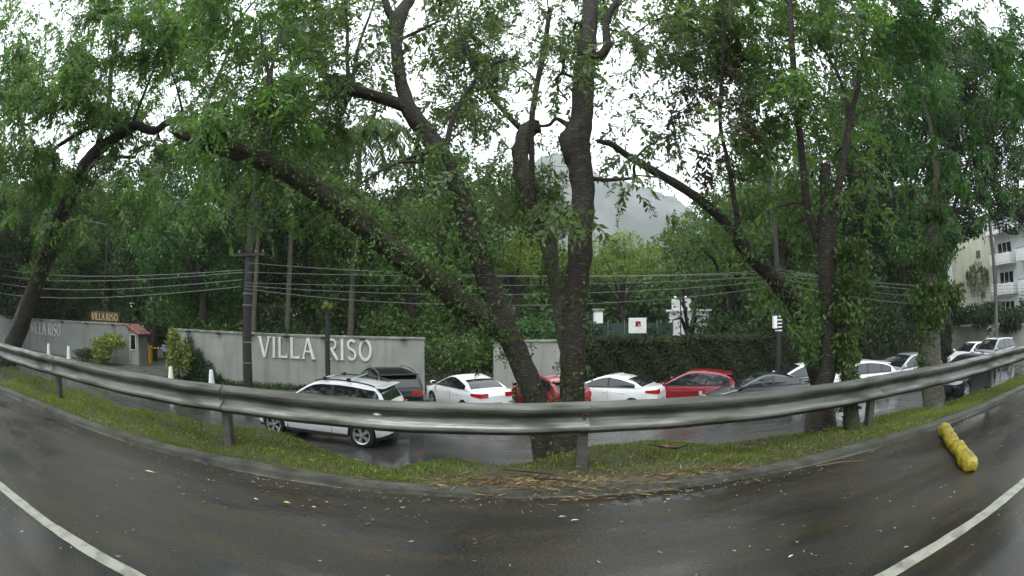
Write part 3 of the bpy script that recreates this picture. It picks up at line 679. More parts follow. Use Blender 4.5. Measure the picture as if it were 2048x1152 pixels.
    # lamps
    def lamp(nm, mat, sgn, s, z0_, z1_, back, inn):
        out_ = []
        for k in range(5):
            x = sgn*(L/2-back+back*k/4); out_.append((x, s*(wd(x)*.992+.006)))
        out_.append((sgn*(L/2+.008), s*(wd(sgn*L/2)*.9))); out_.append((sgn*(L/2+.010), s*inn))
        inner = [(sgn*(L/2-.08), s*inn), (sgn*(L/2-.10), s*(hw*.6)), (sgn*(L/2-back), s*(hw*.85))]
        poly = out_+inner
        if sgn*s < 0: poly = poly[::-1]
        m = MB(); nP = len(poly); V = []
        for zz, dz in ((0, 0), (1, 1)):
            for (x, y) in poly:
                kx = (sgn*x-(L/2-back))/back; lo = z0_+(z1_-z0_)*.35*(1-kx); V.append((x, y, lo if zz == 0 else z1_-(z1_-z0_)*.15*(1-kx)))
        m.add(V, [tuple(range(nP-1, -1, -1)), tuple(range(nP, 2*nP))]+[(k, (k+1) % nP, nP+(k+1) % nP, nP+k) for k in range(nP)])
        return m.build(nm, mat, t)
    for s in (1, -1):
        if kind == 'suv': lamp('tail_light', A['red'], -1, s, zbr-.17, zbr-.04, .30, hw*.35)
        else: lamp('tail_light', A['red'], -1, s, zbr-.21, zbr-.05, .40, hw*.42)
        lamp('headlight', A['lampw'], 1, s, zb-.36, zb-.22, .34, hw*.42)
    m = MB(); m.bevbox((-L/2-.012, 0, .62 if kind != 'sedan' else .60), (.02, .42, .14), .004); m.build('licence_plate', A['plate'], t)
    m = MB(); m.bevbox((L/2+.0, 0, .42), (.03, .95, .16), .006); m.build('grille', A['dark'], t)
    m = MB(); m.bevbox((-L/2+.10, 0, .35), (.22, W*.80, .18), .03); m.build('lower_bumper', A['dark'], t)
    if dark_lower:
        for s in (1, -1):
            m = MB(); m.bevbox(((xf+xr)/2, s*(hw*.965), .28), (wb-2*Ra, .06, .10), .02); m.build('side_sill', A['dark'], t)
    # wheels
    for xw in (xf, xr):
        for s in (1, -1):
            y = s*(hw-.10); pr = [(Rw*.64, .085), (Rw*.72, .105), (Rw*.93, .10), (Rw, .07), (Rw, -.07), (Rw*.93, -.1), (Rw*.6, -.1)]
            m = MB(); m.lathe([(a, b*s) for a, b in pr], 26, (0, 0, 0), 'Y'); wh = m.build('wheel', A['tyre'], t, 35, (xw, y, Rw))
            m = MB(); m.lathe([(Rw*.72, .09*s), (Rw*.70, .10*s), (Rw*.63, .09*s), (Rw*.60, .02*s), (Rw*.60, -.03*s)], 26, (0, 0, 0), 'Y')
            m.lathe([(0, .078*s), (.035, .078*s), (.05, .06*s), (.05, .02*s)], 10, (0, 0, 0), 'Y')
            nsp = spokes*2 if spokes > 5 else 5
            for k in range(spokes):
                for dd in ((-.16, .16) if spokes == 5 and bars else (0,)):
                    a = 2*math.pi*k/spokes+dd; wdt = .035 if bars else .06
                    Mx = Matrix.Rotation(-a, 3, 'Y'); c = Mx @ Vector((Rw*.36, 0, 0)); m.box((c.x, .06*s, c.z), (Rw*.62, .03, wdt), 0, Mx)
            m.build('rim', A['rim'], wh, 40)
            m = MB(); m.lathe([(0, -.02*s), (Rw*.60, -.02*s)], 20, (0, 0, 0), 'Y'); m.build('brake_disc', A['dark'], wh)
    # wheel well liners
    for xw in (xf, xr): m = MB(); m.box((xw, 0, Rw+.08), (Ra*1.96, W-.34, .56)); m.build('wheel_well', A['dark'], t)
    # antenna
    if kind != 'suv':
        m = MB(); m.tube([(xC+.12, 0, rz_(xC+.12)+.015), (xC-.04, 0, rz_(xC)+.16)], .006, 5); m.build('antenna', A['dark'], t)
    t.scale = (scale,)*3
    return t
def place(px, py, zroof): p = at_z(px, py, zroof); return p.x, p.y
# moving in the near lane
car('suv', 'white sport utility with roof bars driving past right behind the guardrail', (-4.85, 11.95, -1.81), -85.5, A['whitep'], L=4.12, W=1.78, H=1.62, wb=2.68, Rw=.335, rails=True, bars=True, spokes=5, dark_lower=True, group='cars driving on the lower road', name='passing_car')
G = -2.05
x, y = place(768, 736, G+1.76); car('suv', 'black sport utility with silver roof rails seen from behind beside the grey wall', (x, y, lz(y)), -31, A['blackp'], L=4.2, W=1.80, H=1.76, wb=2.6, Rw=.35, rails=True, belt_h=1.14)
x, y = place(932, 747, G+1.47); car('sedan', 'white saloon with red tail lights parked left of the leaning trunk', (x, y, lz(y)), -35, A['whitep'], L=4.25, W=1.68, H=1.46, wb=2.5)
x, y = place(1096, 748, G+1.50); car('hatch', 'bright red hatchback mostly hidden behind the two big trunks', (x, y, lz(y)), -27, A['redp'], L=3.7, W=1.66, H=1.49, wb=2.42)
x, y = place(1222, 747, G+1.45); car('sedan', 'white saloon parked just right of the big upright trunk', (x, y, lz(y)), -54, A['whitep'], L=4.25, W=1.72, H=1.44, wb=2.55)
x, y = place(1384, 739, G+1.55); car('hatch', 'dark red hatchback with red door mirror parked before the hedge', (x, y, lz(y)), -60, A['redp'], L=4.05, W=1.74, H=1.54, wb=2.55)
x, y = place(1516, 747, G+1.45); car('sedan', 'dark blue saloon with reflecting windscreen nose into the row', (x, y-.3, lz(y)), -76, A['bluep'], L=4.7, W=1.76, H=1.44, wb=2.65)
x, y = place(1574, 735, G+1.5); car('hatch', 'small white hatchback just behind the dark blue saloon', (x+1.0, y+.6, lz(y)), -72, A['whitep'], L=3.7, W=1.6, H=1.5, wb=2.36)
x, y = place(1712, 725, G+1.5); car('hatch', 'white hatchback with red tail light right of the ivy-covered trunk', (x, y, lz(y)), -62, A['whitep'], L=4.0, W=1.7, H=1.5, wb=2.5)
x, y = place(1762, 719, G+1.5); car('hatch', 'dark hatchback whose roof shows behind the white hatchback', (x+1.2, y+.8, lz(y)), -64, A['blackp'], L=4.0, W=1.72, H=1.5, wb=2.5)
x, y = place(1812, 714, G+1.55); car('suv', 'silver sport utility with pale window frames left of the thick right trunk', (x, y, lz(y)), -80, A['silverp'], L=4.3, W=1.76, H=1.6, wb=2.6, Rw=.33)
x, y = place(1938, 691, G+1.55); car('hatch', 'small white car far along the row near the beige wall', (x+2, y+1, lz(y)), -80, A['whitep'], L=3.8, W=1.65, H=1.5, wb=2.4)
x, y = place(1985, 680, G+1.7); car('suv', 'silver sport utility with dark windscreen farthest right by the beige wall', (x, y, lz(y)), -84, A['silverp'], L=4.5, W=1.82, H=1.68, wb=2.65, Rw=.35)
car('hatch', 'black hatchback driving in the near lane at far right, wheels under the rail', (17.6, 10.6, lz(10.6)), -90, A['blackp'], L=4.1, W=1.74, H=1.5, wb=2.5, group='cars driving on the lower road', name='passing_car')

# ------------------------------------------------------------------ leaves
def unit(a): return a/(np.linalg.norm(a, axis=-1, keepdims=True)+1e-9)
def leaf_quads(C, Ax, Nm, L, W):
    Sd = unit(np.cross(Ax, Nm)); L = np.asarray(L).reshape(-1, 1); W = np.asarray(W).reshape(-1, 1)
    return np.stack([C, C+Ax*L*.42+Sd*W*.5, C+Ax*L, C+Ax*L*.42-Sd*W*.5], 1).reshape(-1, 3)
def quads_mesh(name, V, mat, parent=None, kind='stuff', label=None):
    o = np_mesh(name, V, np.arange(len(V)).reshape(-1, 4), mat, parent)
    if kind: o['kind'] = kind
    return o
def cloud(centers, radii, per, L, W, up=.35, droop=.0, shell=.6):
    # leaf cloud in ellipsoid blobs; centers (n,3), radii (n,3), per (n)
    per = np.asarray(per).astype(int); idx = np.repeat(np.arange(len(centers)), per); n = len(idx)
    d = unit(rng.normal(size=(n, 3))); rr = (1-shell)+shell*rng.random(n)**.5; rr = np.where(rng.random(n) < .12, rr*rng.uniform(1, 1.35, n), rr)
    P = centers[idx]+d*radii[idx]*rr[:, None]
    Nm = unit(d*.5+rng.normal(size=(n, 3))*.75+np.array([0, 0, up])); Ax = unit(np.cross(Nm, rng.normal(size=(n, 3)))+np.array([0, 0, -droop]))
    s = rng.uniform(.65, 1.3, n)
    return leaf_quads(P, Ax, Nm, L*s, W*s)
STEMS = []
def sprays(P, size, nleaf, Ll, Wl, droop=.6):
    # compound leaves: stem from P, leaflets on both sides
    n = len(P); D = unit(rng.normal(size=(n, 3))*np.array([1, 1, .5])+np.array([0, 0, -droop])); Nn = unit(rng.normal(size=(n, 3))*.6+np.array([0, 0, 1.0])); S = unit(np.cross(D, Nn)); Nn = unit(np.cross(S, D))
    size = np.asarray(size).reshape(-1, 1); out_ = []; gs = rng.uniform(.7, 1.45, n)
    e1 = P+D*size*.5-np.array([0, 0, 1])*size*.06; e2 = P+D*size+np.array([0, 0, -1])*size*.25; tq = S*.0035
    STEMS.append(np.stack([P-tq*1.4, P+tq*1.4, e1+tq, e1-tq], 1).reshape(-1, 3)); STEMS.append(np.stack([e1-tq, e1+tq, e2+tq*.5, e2-tq*.5], 1).reshape(-1, 3))
    for k in range(nleaf):
        f = (k+.6)/nleaf; sd_ = 1 if k % 2 else -1
        c = P+D*size*f+np.array([0, 0, -1])*size*f*f*.25+rng.normal(size=(n, 3))*.012
        ax = unit(D*.55+S*sd_*rng.uniform(.6, 1.1, (n, 1))+np.array([0, 0, -.35])+rng.normal(size=(n, 3))*.25)
        nm = unit(Nn+rng.normal(size=(n, 3))*.45); q = rng.uniform(.7, 1.25, n)*(1-.3*abs(f-.4))
        sc_ = size[:, 0]/.34
        out_.append(leaf_quads(c, ax, nm, Ll*q*sc_*gs, Wl*q*sc_*gs))
    return np.concatenate(out_)

# coverage of foliage against the sky, in 40 px cells (guides how thick each near crown grows in each direction)
CM = """5412799899973 6 888555 3577 6 655577547888758878 8 986454400 0
6452334799976 7 886355 1577 7 54575457888976788858 999778810 0
6758967898768 6 787465 0478 8 65672267888888444665 8999999710
8979966667551 4 888464 1568 8 5157624555 588873234689 99998950
8999776302767 6 888664 1367 6 504405452 7278786376 68 9999971
5556866515998 8 788775 0667 7 2021153 33 626766788 8 9999986
5544378458999 9 988876 2246 5 1111244 25 63787799 999 999975
6772255788389 9 996755 4363 3 423305433 5357 8999 9999 99983
8884776698689 9 889434 6773 6 755313431 131 4667 9999 999985
9999999789998 9 889521 8998 8 9982013200 40388 9999999999996
9999999999999 9 999986 9999 9 999810111 15 12899 99999999 64""".split('\n')
def parse(r_):
    s = [int(c) for c in r_ if c.isdigit()]; s = (s+[s[-1]]*52)[:52]; return s
CMAP = np.array([parse(r_) for r_ in CM], float)
SKY = np.array([(0, 300), (100, 330), (150, 345), (240, 372), (290, 392), (330, 330), (400, 262), (450, 225), (520, 215), (580, 235), (640, 290), (700, 360), (760, 390), (790, 330), (830, 290), (880, 280), (920, 330), (960, 372), (1000, 395), (1060, 405), (1100, 462), (1140, 490), (1180, 476), (1260, 484), (1320, 478), (1360, 432), (1400, 392), (1440, 340), (1500, 300), (1550, 250), (1600, 235), (1660, 190), (1700, 130), (1760, 95), (1800, 112), (1840, 70), (1900, 32), (1950, 62), (1990, 110), (2020, 180), (2048, 270), (2100, 300)], float)
def skyl(px): return float(np.interp(px, SKY[:, 0], SKY[:, 1]))

# ------------------------------------------------------------------ near verge trees (limbs follow the photographed limbs, each at its own depth)
def limb(pts):    # (px,py,D,width px) -> world points + radii
    P = []; rr = []
    for (x, y, D, wpx) in pts:
        p = at_d(x, y, D); P.append(p); rr.append(.87*wpx/2/FPX*(p-Vector((0, 0, CAM_H))).length)
    return P, rr
def smooth(P, rr, k=4):
    out_p, out_r = [], []
    n = len(P)
    for i in range(n-1):
        p0, p1, p2, p3 = P[max(i-1, 0)], P[i], P[i+1], P[min(i+2, n-1)]
        for j in range(k):
            t = j/k; out_p.append(.5*((2*p1)+(p2-p0)*t+(2*p0-5*p1+4*p2-p3)*t*t+(3*p1-p0-3*p2+p3)*t**3)); out_r.append(rr[i]+(rr[i+1]-rr[i])*t)
    out_p.append(P[-1]); out_r.append(rr[-1]); return out_p, out_r
def limb_obj(name, pts, mat, parent, n=14, rough=.06, k=5):
    P, rr = limb(pts); P, rr = smooth(P, rr, k)
    m = MB(); m.tube(P, rr, n); ph = random.uniform(0, 9)
    V = []
    for i, v in enumerate(m.v):
        ring = i//n; r0 = rr[min(ring, len(rr)-1)]; an = (i % n)
        f = rough*r0*(math.sin(an*2.6+ring*.9+ph)+.8*math.sin(an*1.3-ring*1.7+ph)+random.uniform(-.6, .6)); c = P[min(ring, len(P)-1)]; d = (Vector(v)-c)
        V.append(tuple(Vector(v)+(d.normalized()*f if d.length > 1e-6 else d)))
    m.v = V; m.build(name, mat, parent, 60)
    return [(P[i], rr[i]) for i in range(0, len(P), 2)]

NEAR = {}
def tree_thing(key, label, basep, cat='tree', name='verge_tree', grp='trees on the verge behind the guardrail'):
    t = empty(name, (0, 0, 0)); tag(t, label, cat, grp); NEAR[key] = [t, []]; return t
def TL(key, name, pts, mat='bark', **kw):
    NEAR[key][1] += limb_obj(name, pts, A[mat], NEAR[key][0], **kw)
tree_thing('M', 'stout upright dark tree, the thickest trunk at the centre, crossing the whole picture', None)
TL('M', 'trunk', [(1108, 1020, 5.3, 120), (1116, 945, 5.3, 88), (1128, 900, 5.4, 66), (1143, 800, 5.6, 56), (1146, 700, 5.6, 56), (1150, 600, 5.7, 54), (1160, 500, 5.7, 54), (1166, 400, 5.8, 52), (1160, 330, 5.8, 56), (1150, 285, 5.8, 72), (1163, 240, 5.8, 50), (1168, 150, 5.9, 46), (1174, 90, 5.9, 42), (1180, 30, 6.0, 34), (1186, -40, 6.1, 28)], n=18)
TL('M', 'branch', [(1178, 118, 5.9, 26), (1200, 112, 5.85, 24), (1214, 92, 5.8, 20), (1212, 50, 5.8, 16), (1225, 15, 5.8, 14), (1260, -30, 5.9, 10)])
TL('M', 'branch', [(1150, 262, 5.8, 18), (1128, 245, 5.8, 12), (1112, 238, 5.8, 8), (1098, 250, 5.8, 8), (1080, 252, 5.9, 7)])
tree_thing('T2', 'curved dark tree leaning left whose trunk forks beneath a sawn stub', None)
TL('T2', 'trunk', [(1104, 1020, 5.6, 110), (1098, 930, 5.6, 76), (1082, 830, 5.75, 57), (1052, 748, 5.8, 52), (1018, 668, 5.9, 52), (985, 590, 6.0, 50), (962, 525, 6.0, 47), (938, 450, 6.1, 48), (912, 370, 6.2, 44), (885, 312, 6.2, 42), (855, 268, 6.3, 44), (820, 222, 6.3, 38), (803, 165, 6.4, 28), (793, 95, 6.5, 26), (797, 40, 6.6, 34), (818, 0, 6.7, 26), (835, -30, 6.8, 20)], n=16)
TL('T2', 'stub', [(835, 226, 6.3, 30), (790, 205, 6.3, 27), (735, 188, 6.3, 27), (700, 180, 6.3, 28), (686, 176, 6.3, 24)])
TL('T2', 'branch', [(699, 172, 6.3, 12), (694, 120, 6.4, 9), (695, 60, 6.5, 7), (690, 0, 6.6, 5)])
TL('T2', 'branch', [(703, 172, 6.3, 10), (718, 90, 6.5, 7), (740, 30, 6.7, 5), (752, -10, 6.9, 4)])
TL('T2', 'branch', [(797, 45, 6.6, 22), (778, 25, 6.5, 18), (768, -10, 6.5, 14)])
TL('T2', 'branch', [(892, 300, 6.2, 14), (906, 235, 6.5, 12), (940, 175, 6.8, 10), (985, 128, 7.0, 8), (1030, 118, 7.3, 5)])
tree_thing('T3', 'low mossy trunk leaning far left above the long wall', None, grp='trees on the verge behind the guardrail')
TL('T3', 'trunk', [(1022, 690, 5.95, 36), (990, 655, 5.85, 44), (940, 620, 5.7, 56), (870, 560, 5.5, 54), (800, 510, 5.4, 52), (720, 445, 5.3, 50), (640, 385, 5.2, 48), (570, 340, 5.2, 46), (500, 312, 5.2, 42), (430, 292, 5.2, 36), (375, 275, 5.2, 20), (345, 262, 5.2, 12)], 'barkmoss', n=14, rough=.12)
TL('T3', 'branch', [(536, 330, 5.2, 24), (535, 250, 5.4, 20), (538, 190, 5.6, 18), (540, 140, 5.7, 15)], 'bark')
TL('T3', 'branch', [(538, 150, 5.7, 10), (527, 100, 5.8, 7), (520, 50, 5.9, 5)], 'bark')
TL('T3', 'branch', [(540, 150, 5.7, 10), (556, 90, 5.8, 7), (574, 30, 5.9, 5)], 'bark')
TL('T3', 'branch', [(528, 300, 5.3, 9), (600, 195, 5.8, 7), (660, 170, 6.1, 6)], 'bark')
tree_thing('T4', 'lumpy broken trunk with a knot on top just left of the stout trunk', None)
TL('T4', 'trunk', [(1152, 1000, 7.2, 46), (1150, 880, 7.2, 34), (1142, 760, 7.2, 34), (1128, 660, 7.2, 34), (1110, 560, 7.2, 32), (1092, 470, 7.2, 40), (1072, 410, 7.2, 52), (1050, 360, 7.2, 44), (1040, 310, 7.2, 36), (1055, 262, 7.2, 40), (1080, 252, 7.2, 28)], 'barkpale', n=14, rough=.13)
TL('T4', 'branch', [(1046, 262, 7.2, 14), (1010, 225, 7.3, 12), (975, 180, 7.5, 10), (930, 100, 7.8, 7), (915, 20, 8.0, 5)])
TL('T4', 'branch', [(1066, 420, 6.9, 13), (1064, 330, 6.9, 13), (1063, 250, 6.9, 13), (1072, 180, 7.0, 13), (1088, 100, 7.1, 13), (1100, 20, 7.2, 10)])
tree_thing('T5', 'dark trunk leaning steeply left, meeting the stout trunk from the right', None)
TL('T5', 'trunk', [(1660, 960, 7.6, 60), (1645, 800, 7.6, 46), (1605, 640, 7.4, 40), (1560, 572, 7.2, 38), (1500, 510, 7.0, 34), (1455, 450, 6.9, 26), (1400, 400, 6.7, 22), (1330, 355, 6.5, 20), (1262, 316, 6.3, 17), (1225, 290, 6.1, 14), (1195, 282, 5.95, 10)], n=12)
TL('T5', 'branch', [(1480, 480, 6.9, 18), (1468, 400, 7.0, 14), (1455, 320, 7.2, 10), (1440, 240, 7.4, 9), (1445, 120, 7.6, 7), (1448, 20, 7.8, 6)])
tree_thing('A', 'dark trunk forking into three stems above the hedge, right of centre', None)
TL('A', 'trunk', [(1612, 1000, 6.0, 74), (1622, 885, 6.0, 48), (1642, 800, 6.2, 44), (1658, 720, 6.3, 42), (1657, 620, 6.4, 42), (1654, 540, 6.4, 44), (1652, 470, 6.5, 46), (1648, 430, 6.5, 36)], n=14)
TL('A', 'branch', [(1636, 480, 6.5, 26), (1616, 420, 6.5, 20), (1606, 330, 6.6, 17), (1596, 230, 6.8, 16), (1585, 110, 6.9, 15), (1579, 0, 7.1, 13)])
TL('A', 'branch', [(1650, 450, 6.5, 28), (1650, 380, 6.5, 26), (1651, 330, 6.5, 26)])
TL('A', 'branch', [(1662, 480, 6.5, 24), (1672, 400, 6.5, 20), (1688, 320, 6.6, 17), (1700, 240, 6.8, 15), (1718, 160, 6.9, 12), (1730, 60, 7.1, 9)])
TL('A', 'branch', [(1698, 245, 6.8, 11), (1684, 170, 6.9, 9), (1655, 110, 7.0, 8), (1625, 60, 7.2, 6)])
tree_thing('B', 'leaf-clad slim trunk standing close right of the forked trunk', None)
TL('B', 'trunk', [(1708, 990, 6.0, 60), (1705, 880, 6.0, 42), (1700, 800, 6.1, 36), (1694, 720, 6.2, 32), (1690, 640, 6.3, 26), (1694, 560, 6.4, 20), (1700, 500, 6.5, 12)], 'barkmoss', n=12)
tree_thing('C', 'tall slim trunk wrapped in climbing leaves before the cream apartment block', None)
TL('C', 'trunk', [(1866, 930, 7.4, 74), (1868, 850, 7.6, 54), (1866, 780, 8.2, 56), (1860, 700, 8.4, 54), (1860, 600, 8.5, 38), (1864, 500, 8.6, 32), (1870, 400, 8.7, 20), (1873, 340, 8.8, 15), (1868, 300, 8.9, 12), (1860, 250, 9.0, 9), (1845, 200, 9.2, 7)], 'barkpale', n=14)
TL('C', 'branch', [(1871, 316, 8.8, 11), (1885, 306, 8.8, 9), (1900, 306, 8.7, 7)], 'barkpale', rough=.03)
TL('C', 'branch', [(1858, 420, 8.6, 10), (1845, 405, 8.5, 7), (1828, 393, 8.4, 5)], 'barkpale', rough=.03)
tree_thing('L', 'dark branching tree leaning right over the faded letters at the far left', None)
TL('L', 'trunk', [(-6, 810, 12.5, 66), (4, 755, 12.5, 52), (26, 690, 12.5, 46), (64, 590, 12.4, 42), (98, 500, 12.3, 40), (136, 400, 12.2, 36), (160, 350, 12.1, 34), (182, 315, 12.0, 34), (215, 286, 12.0, 26), (255, 262, 11.8, 20), (270, 250, 11.7, 22), (308, 262, 11.5, 18), (335, 245, 11.3, 16), (372, 236, 11.1, 12)], n=14)
TL('L', 'branch', [(190, 305, 12.0, 16), (206, 258, 12.1, 14), (218, 205, 12.2, 13), (222, 140, 12.4, 10), (232, 70, 12.6, 7), (240, 10, 12.8, 5)])
TL('L', 'branch', [(200, 246, 12.1, 12), (165, 262, 12.2, 11), (135, 280, 12.4, 10), (108, 304, 12.5, 8), (112, 360, 12.6, 6)])
TL('L', 'branch', [(190, 318, 12.0, 12), (228, 314, 11.9, 9), (272, 315, 11.8, 6)])
TL('L', 'branch', [(262, 255, 11.7, 9), (285, 195, 11.9, 7), (310, 130, 12.1, 6), (325, 60, 12.4, 5)])
TL('L', 'branch', [(368, 236, 11.1, 8), (352, 170, 11.2, 4), (330, 115, 11.3, 3)])
TL('L', 'branch', [(395, 260, 9.5, 9), (425, 180, 9.7, 8), (452, 115, 9.9, 7), (480, 40, 10.1, 6), (520, -10, 10.3, 4)])

def assign(px):
    for lim, k in ((395, 'L'), (640, 'T3'), (905, 'T2'), (1080, 'T4'), (1330, 'M'), (1500, 'T5'), (1760, 'A'), (9999, 'C')):
        if px < lim: return k
cells = {k: [] for k in NEAR}
for r_ in range(-3, 11):
    for c in range(-2, 53):
        v = CMAP[max(r_, 0), min(max(c, 0), 51)]-(2 if 17 <= c <= 19 and 5 <= r_ <= 9 else 0)
        if r_ < 0: v = v*.8+.6 if c < 48 else 0
        if c >= 49 and r_ >= 8: v -= 4
        px, py = c*40+20, r_*40+20
        bgd = py > skyl(px)+10
        if bgd: v = min(v, 4) if px < 1000 or px > 1400 else min(v, 2)
        if v < .5: continue
        k = assign(px+random.uniform(-50, 50))
        if px > 1760:
            if bgd: v = min(v, 2.5)
        base = {'L': 11.3, 'T3': 6.6, 'T2': 7.4, 'T4': 7.8, 'M': 7.0, 'T5': 7.4, 'A': 7.6, 'C': 9.5}[k]
        D = base*(1+.18*math.sin(px*.013+py*.02)+.10*math.sin(px*.031-py*.017+2))+random.uniform(-.5, .5)
        cells[k].append((px, py, D, v))
leafkind = {'L': 'leafN', 'T3': 'leafN', 'T2': 'leafG', 'T4': 'leafG', 'M': 'leafG', 'T5': 'leafG', 'A': 'leafN', 'C': 'leafT'}
for k, cl in cells.items():
    t, skel = NEAR[k]
    if not cl: continue
    STEMS.clear()
    Vs = []; red = []
    nodes = [(p, r_) for p, r_ in skel if p.z > 2.0]; tw = MB(); todo = []
    for (px, py, D, v) in cl:
        cov = -math.log(max(1-v/10, .045)); slant = (at_d(px, py, D)-Vector((0, 0, CAM_H))).length
        n = cov*(19 if 700 < px < 1360 else 23)*(slant/8.5)**.9*(.62 if v <= 5 else (.85 if v <= 7 else 1.08)); n = int(n)+(random.random() < n-int(n))
        if n == 0: continue
        jx = rng.normal(0, 17, n); jy = rng.normal(0, 17, n); jd = rng.normal(0, .55, n)
        # clump: leaves gather round two or three twigs
        g = rng.integers(0, 3, n); gx = rng.normal(0, 15, 3); gy = rng.normal(0, 15, 3)
        P = np.array([at_d(px+gx[g[i]]+jx[i]*.48, py+gy[g[i]]+jy[i]*.48, D+jd[i]*.8) for i in range(n)])
        sz = rng.uniform(.26, .50, n)*(slant/9)**.55
        V = sprays(P, sz, 18, .088, .036, .75)
        (red if 1300 < px < 1500 and 110 < py < 340 and random.random() < .6 else Vs).append(V)
        if v >= 3: todo.append((at_d(px+gx[0], py+gy[0], D), n))
        if v >= 6: todo.append((at_d(px+gx[1], py+gy[1], D+.2), n))
    # twigs grow from the nearest limb or twig (Prim order)
    if nodes:
        nd = [np.array(p) for p, _ in nodes]; nr = [min(.035, r_*.35) for _, r_ in nodes]; rest = [np.array(p) for p, _ in todo]
        NA = np.array(nd); best = [(float(np.min(((NA-q)**2).sum(1))), int(np.argmin(((NA-q)**2).sum(1)))) for q in rest]
        alive = list(range(len(rest)))
        while alive:
            i = min(alive, key=lambda a: best[a][0]); dd, j = best[i]; alive.remove(i)
            if dd > 4.5**2: continue
            p0, p1 = Vector(nd[j]), Vector(rest[i]); L_ = (p1-p0).length; r1 = max(.004, nr[j]*.72)
            mid = p0.lerp(p1, .5)+Vector((random.uniform(-1, 1), random.uniform(-1, 1), random.uniform(-.3, 1)))*L_*.10
            tw.tube([p0, mid, p1], [nr[j], (nr[j]+r1)/2, r1*.8], 5, False)
            nd.append(rest[i]); nr.append(r1); q = rest[i]; kidx = len(nd)-1
            for a in alive:
                d2 = float(((rest[a]-q)**2).sum())
                if d2 < best[a][0]: best[a] = (d2, kidx)
        if tw.v: o = tw.build('twigs', A['bark'], t, True); o['kind'] = 'stuff'
    if STEMS: quads_mesh('leaf_stems', np.concatenate(STEMS), A['bark'], t)
    if Vs: quads_mesh('crown', np.concatenate(Vs), A[leafkind[k]], t)
    if red: quads_mesh('reddish_foliage', np.concatenate(red), A['leafR'], t)
# leaves climbing on trunks B and C, and tufts
def clothe(key, pxs, n, spread, L, W, mat, name='climbing_leaves'):
    P = []
    P3 = [(at_d(*q[:3]), q[3]) for q in pxs]; ph0 = len(name)+n*.01; n = int(n*1.7)
    for _ in range(n):
        i = random.randrange(len(P3)-1); f = random.random()
        if random.random() > .12+.95*max(0, math.sin((i+f)*6.3+ph0)*.6+math.sin((i+f)*14.1+ph0*2)*.5+.25): continue
        p = P3[i][0].lerp(P3[i+1][0], f); rr = (P3[i][1]+(P3[i+1][1]-P3[i][1])*f)/FPX*p.length
        a = random.uniform(0, 6.28); q = rr*random.uniform(.5, 1.0)*spread*(1+.35*math.sin((i+f)*11+a)); P.append((p.x+math.cos(a)*q, p.y+math.sin(a)*q, p.z+random.uniform(-.1, .1)))
    P = np.array(P); Nm = unit(rng.normal(size=P.shape)+np.array([0, -.6, .3])); Ax = unit(np.cross(Nm, rng.normal(size=P.shape))+np.array([0, 0, -.8])); s = rng.uniform(.6, 1.3, len(P))
    quads_mesh(name, leaf_quads(P, Ax, Nm, L*s, W*s), A[mat], NEAR[key][0])
clothe('B', [(1703, 840, 6.0, 15), (1697, 740, 6.2, 20), (1690, 660, 6.3, 30), (1700, 600, 6.4, 46), (1708, 540, 6.4, 42), (1700, 480, 6.5, 30)], 5200, 1.0, .075, .035, 'leafM')
clothe('C', [(1862, 650, 8.4, 24), (1860, 600, 8.5, 36), (1862, 520, 8.6, 34), (1866, 440, 8.7, 24), (1872, 370, 8.8, 12)], 5500, 1.0, .09, .045, 'leafM')
clothe('C', [(1850, 780, 8.2, 22), (1850, 690, 8.4, 24), (1860, 650, 8.4, 24)], 700, 1.0, .09, .045, 'leafM', 'moss_tufts')
clothe('C', [(1900, 610, 9.5, 22), (1882, 575, 9.2, 40), (1845, 590, 9.0, 40)], 2600, 1.1, .12, .045, 'leafM', 'hanging_leaves')
clothe('A', [(1628, 720, 6.4, 14), (1626, 690, 6.4, 36), (1622, 640, 6.4, 40), (1640, 560, 6.5, 25)], 1800, 1.0, .08, .035, 'leafN', 'shoots')
clothe('M', [(1120, 925, 5.3, 30), (1135, 800, 5.5, 36), (1148, 640, 5.6, 33), (1160, 500, 5.7, 26)], 900, 1.05, .05, .025, 'leafM', 'moss_tufts')
clothe('T2', [(1080, 880, 5.6, 36), (1040, 720, 5.8, 36), (985, 590, 6.0, 30)], 800, 1.05, .05, .025, 'leafM', 'moss_tufts')
STEMS.clear(); Pf = []
for _ in range(950):
    f = random.random(); xs_ = 380+600*f; y0_ = float(np.interp(xs_, [380, 500, 640, 720, 870, 980], [272, 312, 385, 445, 560, 680])); up_ = random.gauss(0, 1); 
    if math.sin(f*23)+math.sin(f*51+1) < -.5: continue
    Pf.append(at_d(xs_+random.gauss(0, 22), y0_+up_*34-14, 5.4+.4*f+random.gauss(0, .3)))
quads_mesh('feathery_foliage', sprays(np.array(Pf), rng.uniform(.14, .30, len(Pf)), 13, .075, .034, .6), A['leafN'], NEAR['T3'][0]); quads_mesh('foliage_stems', np.concatenate(STEMS), A['bark'], NEAR['T3'][0])
clothe('T2', [(880, 300, 6.2, 34), (912, 370, 6.2, 40), (945, 460, 6.1, 34), (975, 560, 6.0, 30)], 2200, 1.35, .07, .035, 'leafN', 'climbing_leaves')
clothe('T5', [(1400, 400, 6.7, 16), (1500, 510, 7.0, 34), (1590, 620, 7.4, 34)], 1300, 1.4, .07, .035, 'leafN', 'climbing_leaves')
clothe('T4', [(1048, 340, 7.2, 34), (1070, 420, 7.2, 40), (1095, 500, 7.2, 34), (1115, 600, 7.2, 28)], 1500, 1.25, .07, .035, 'leafM', 'climbing_leaves')
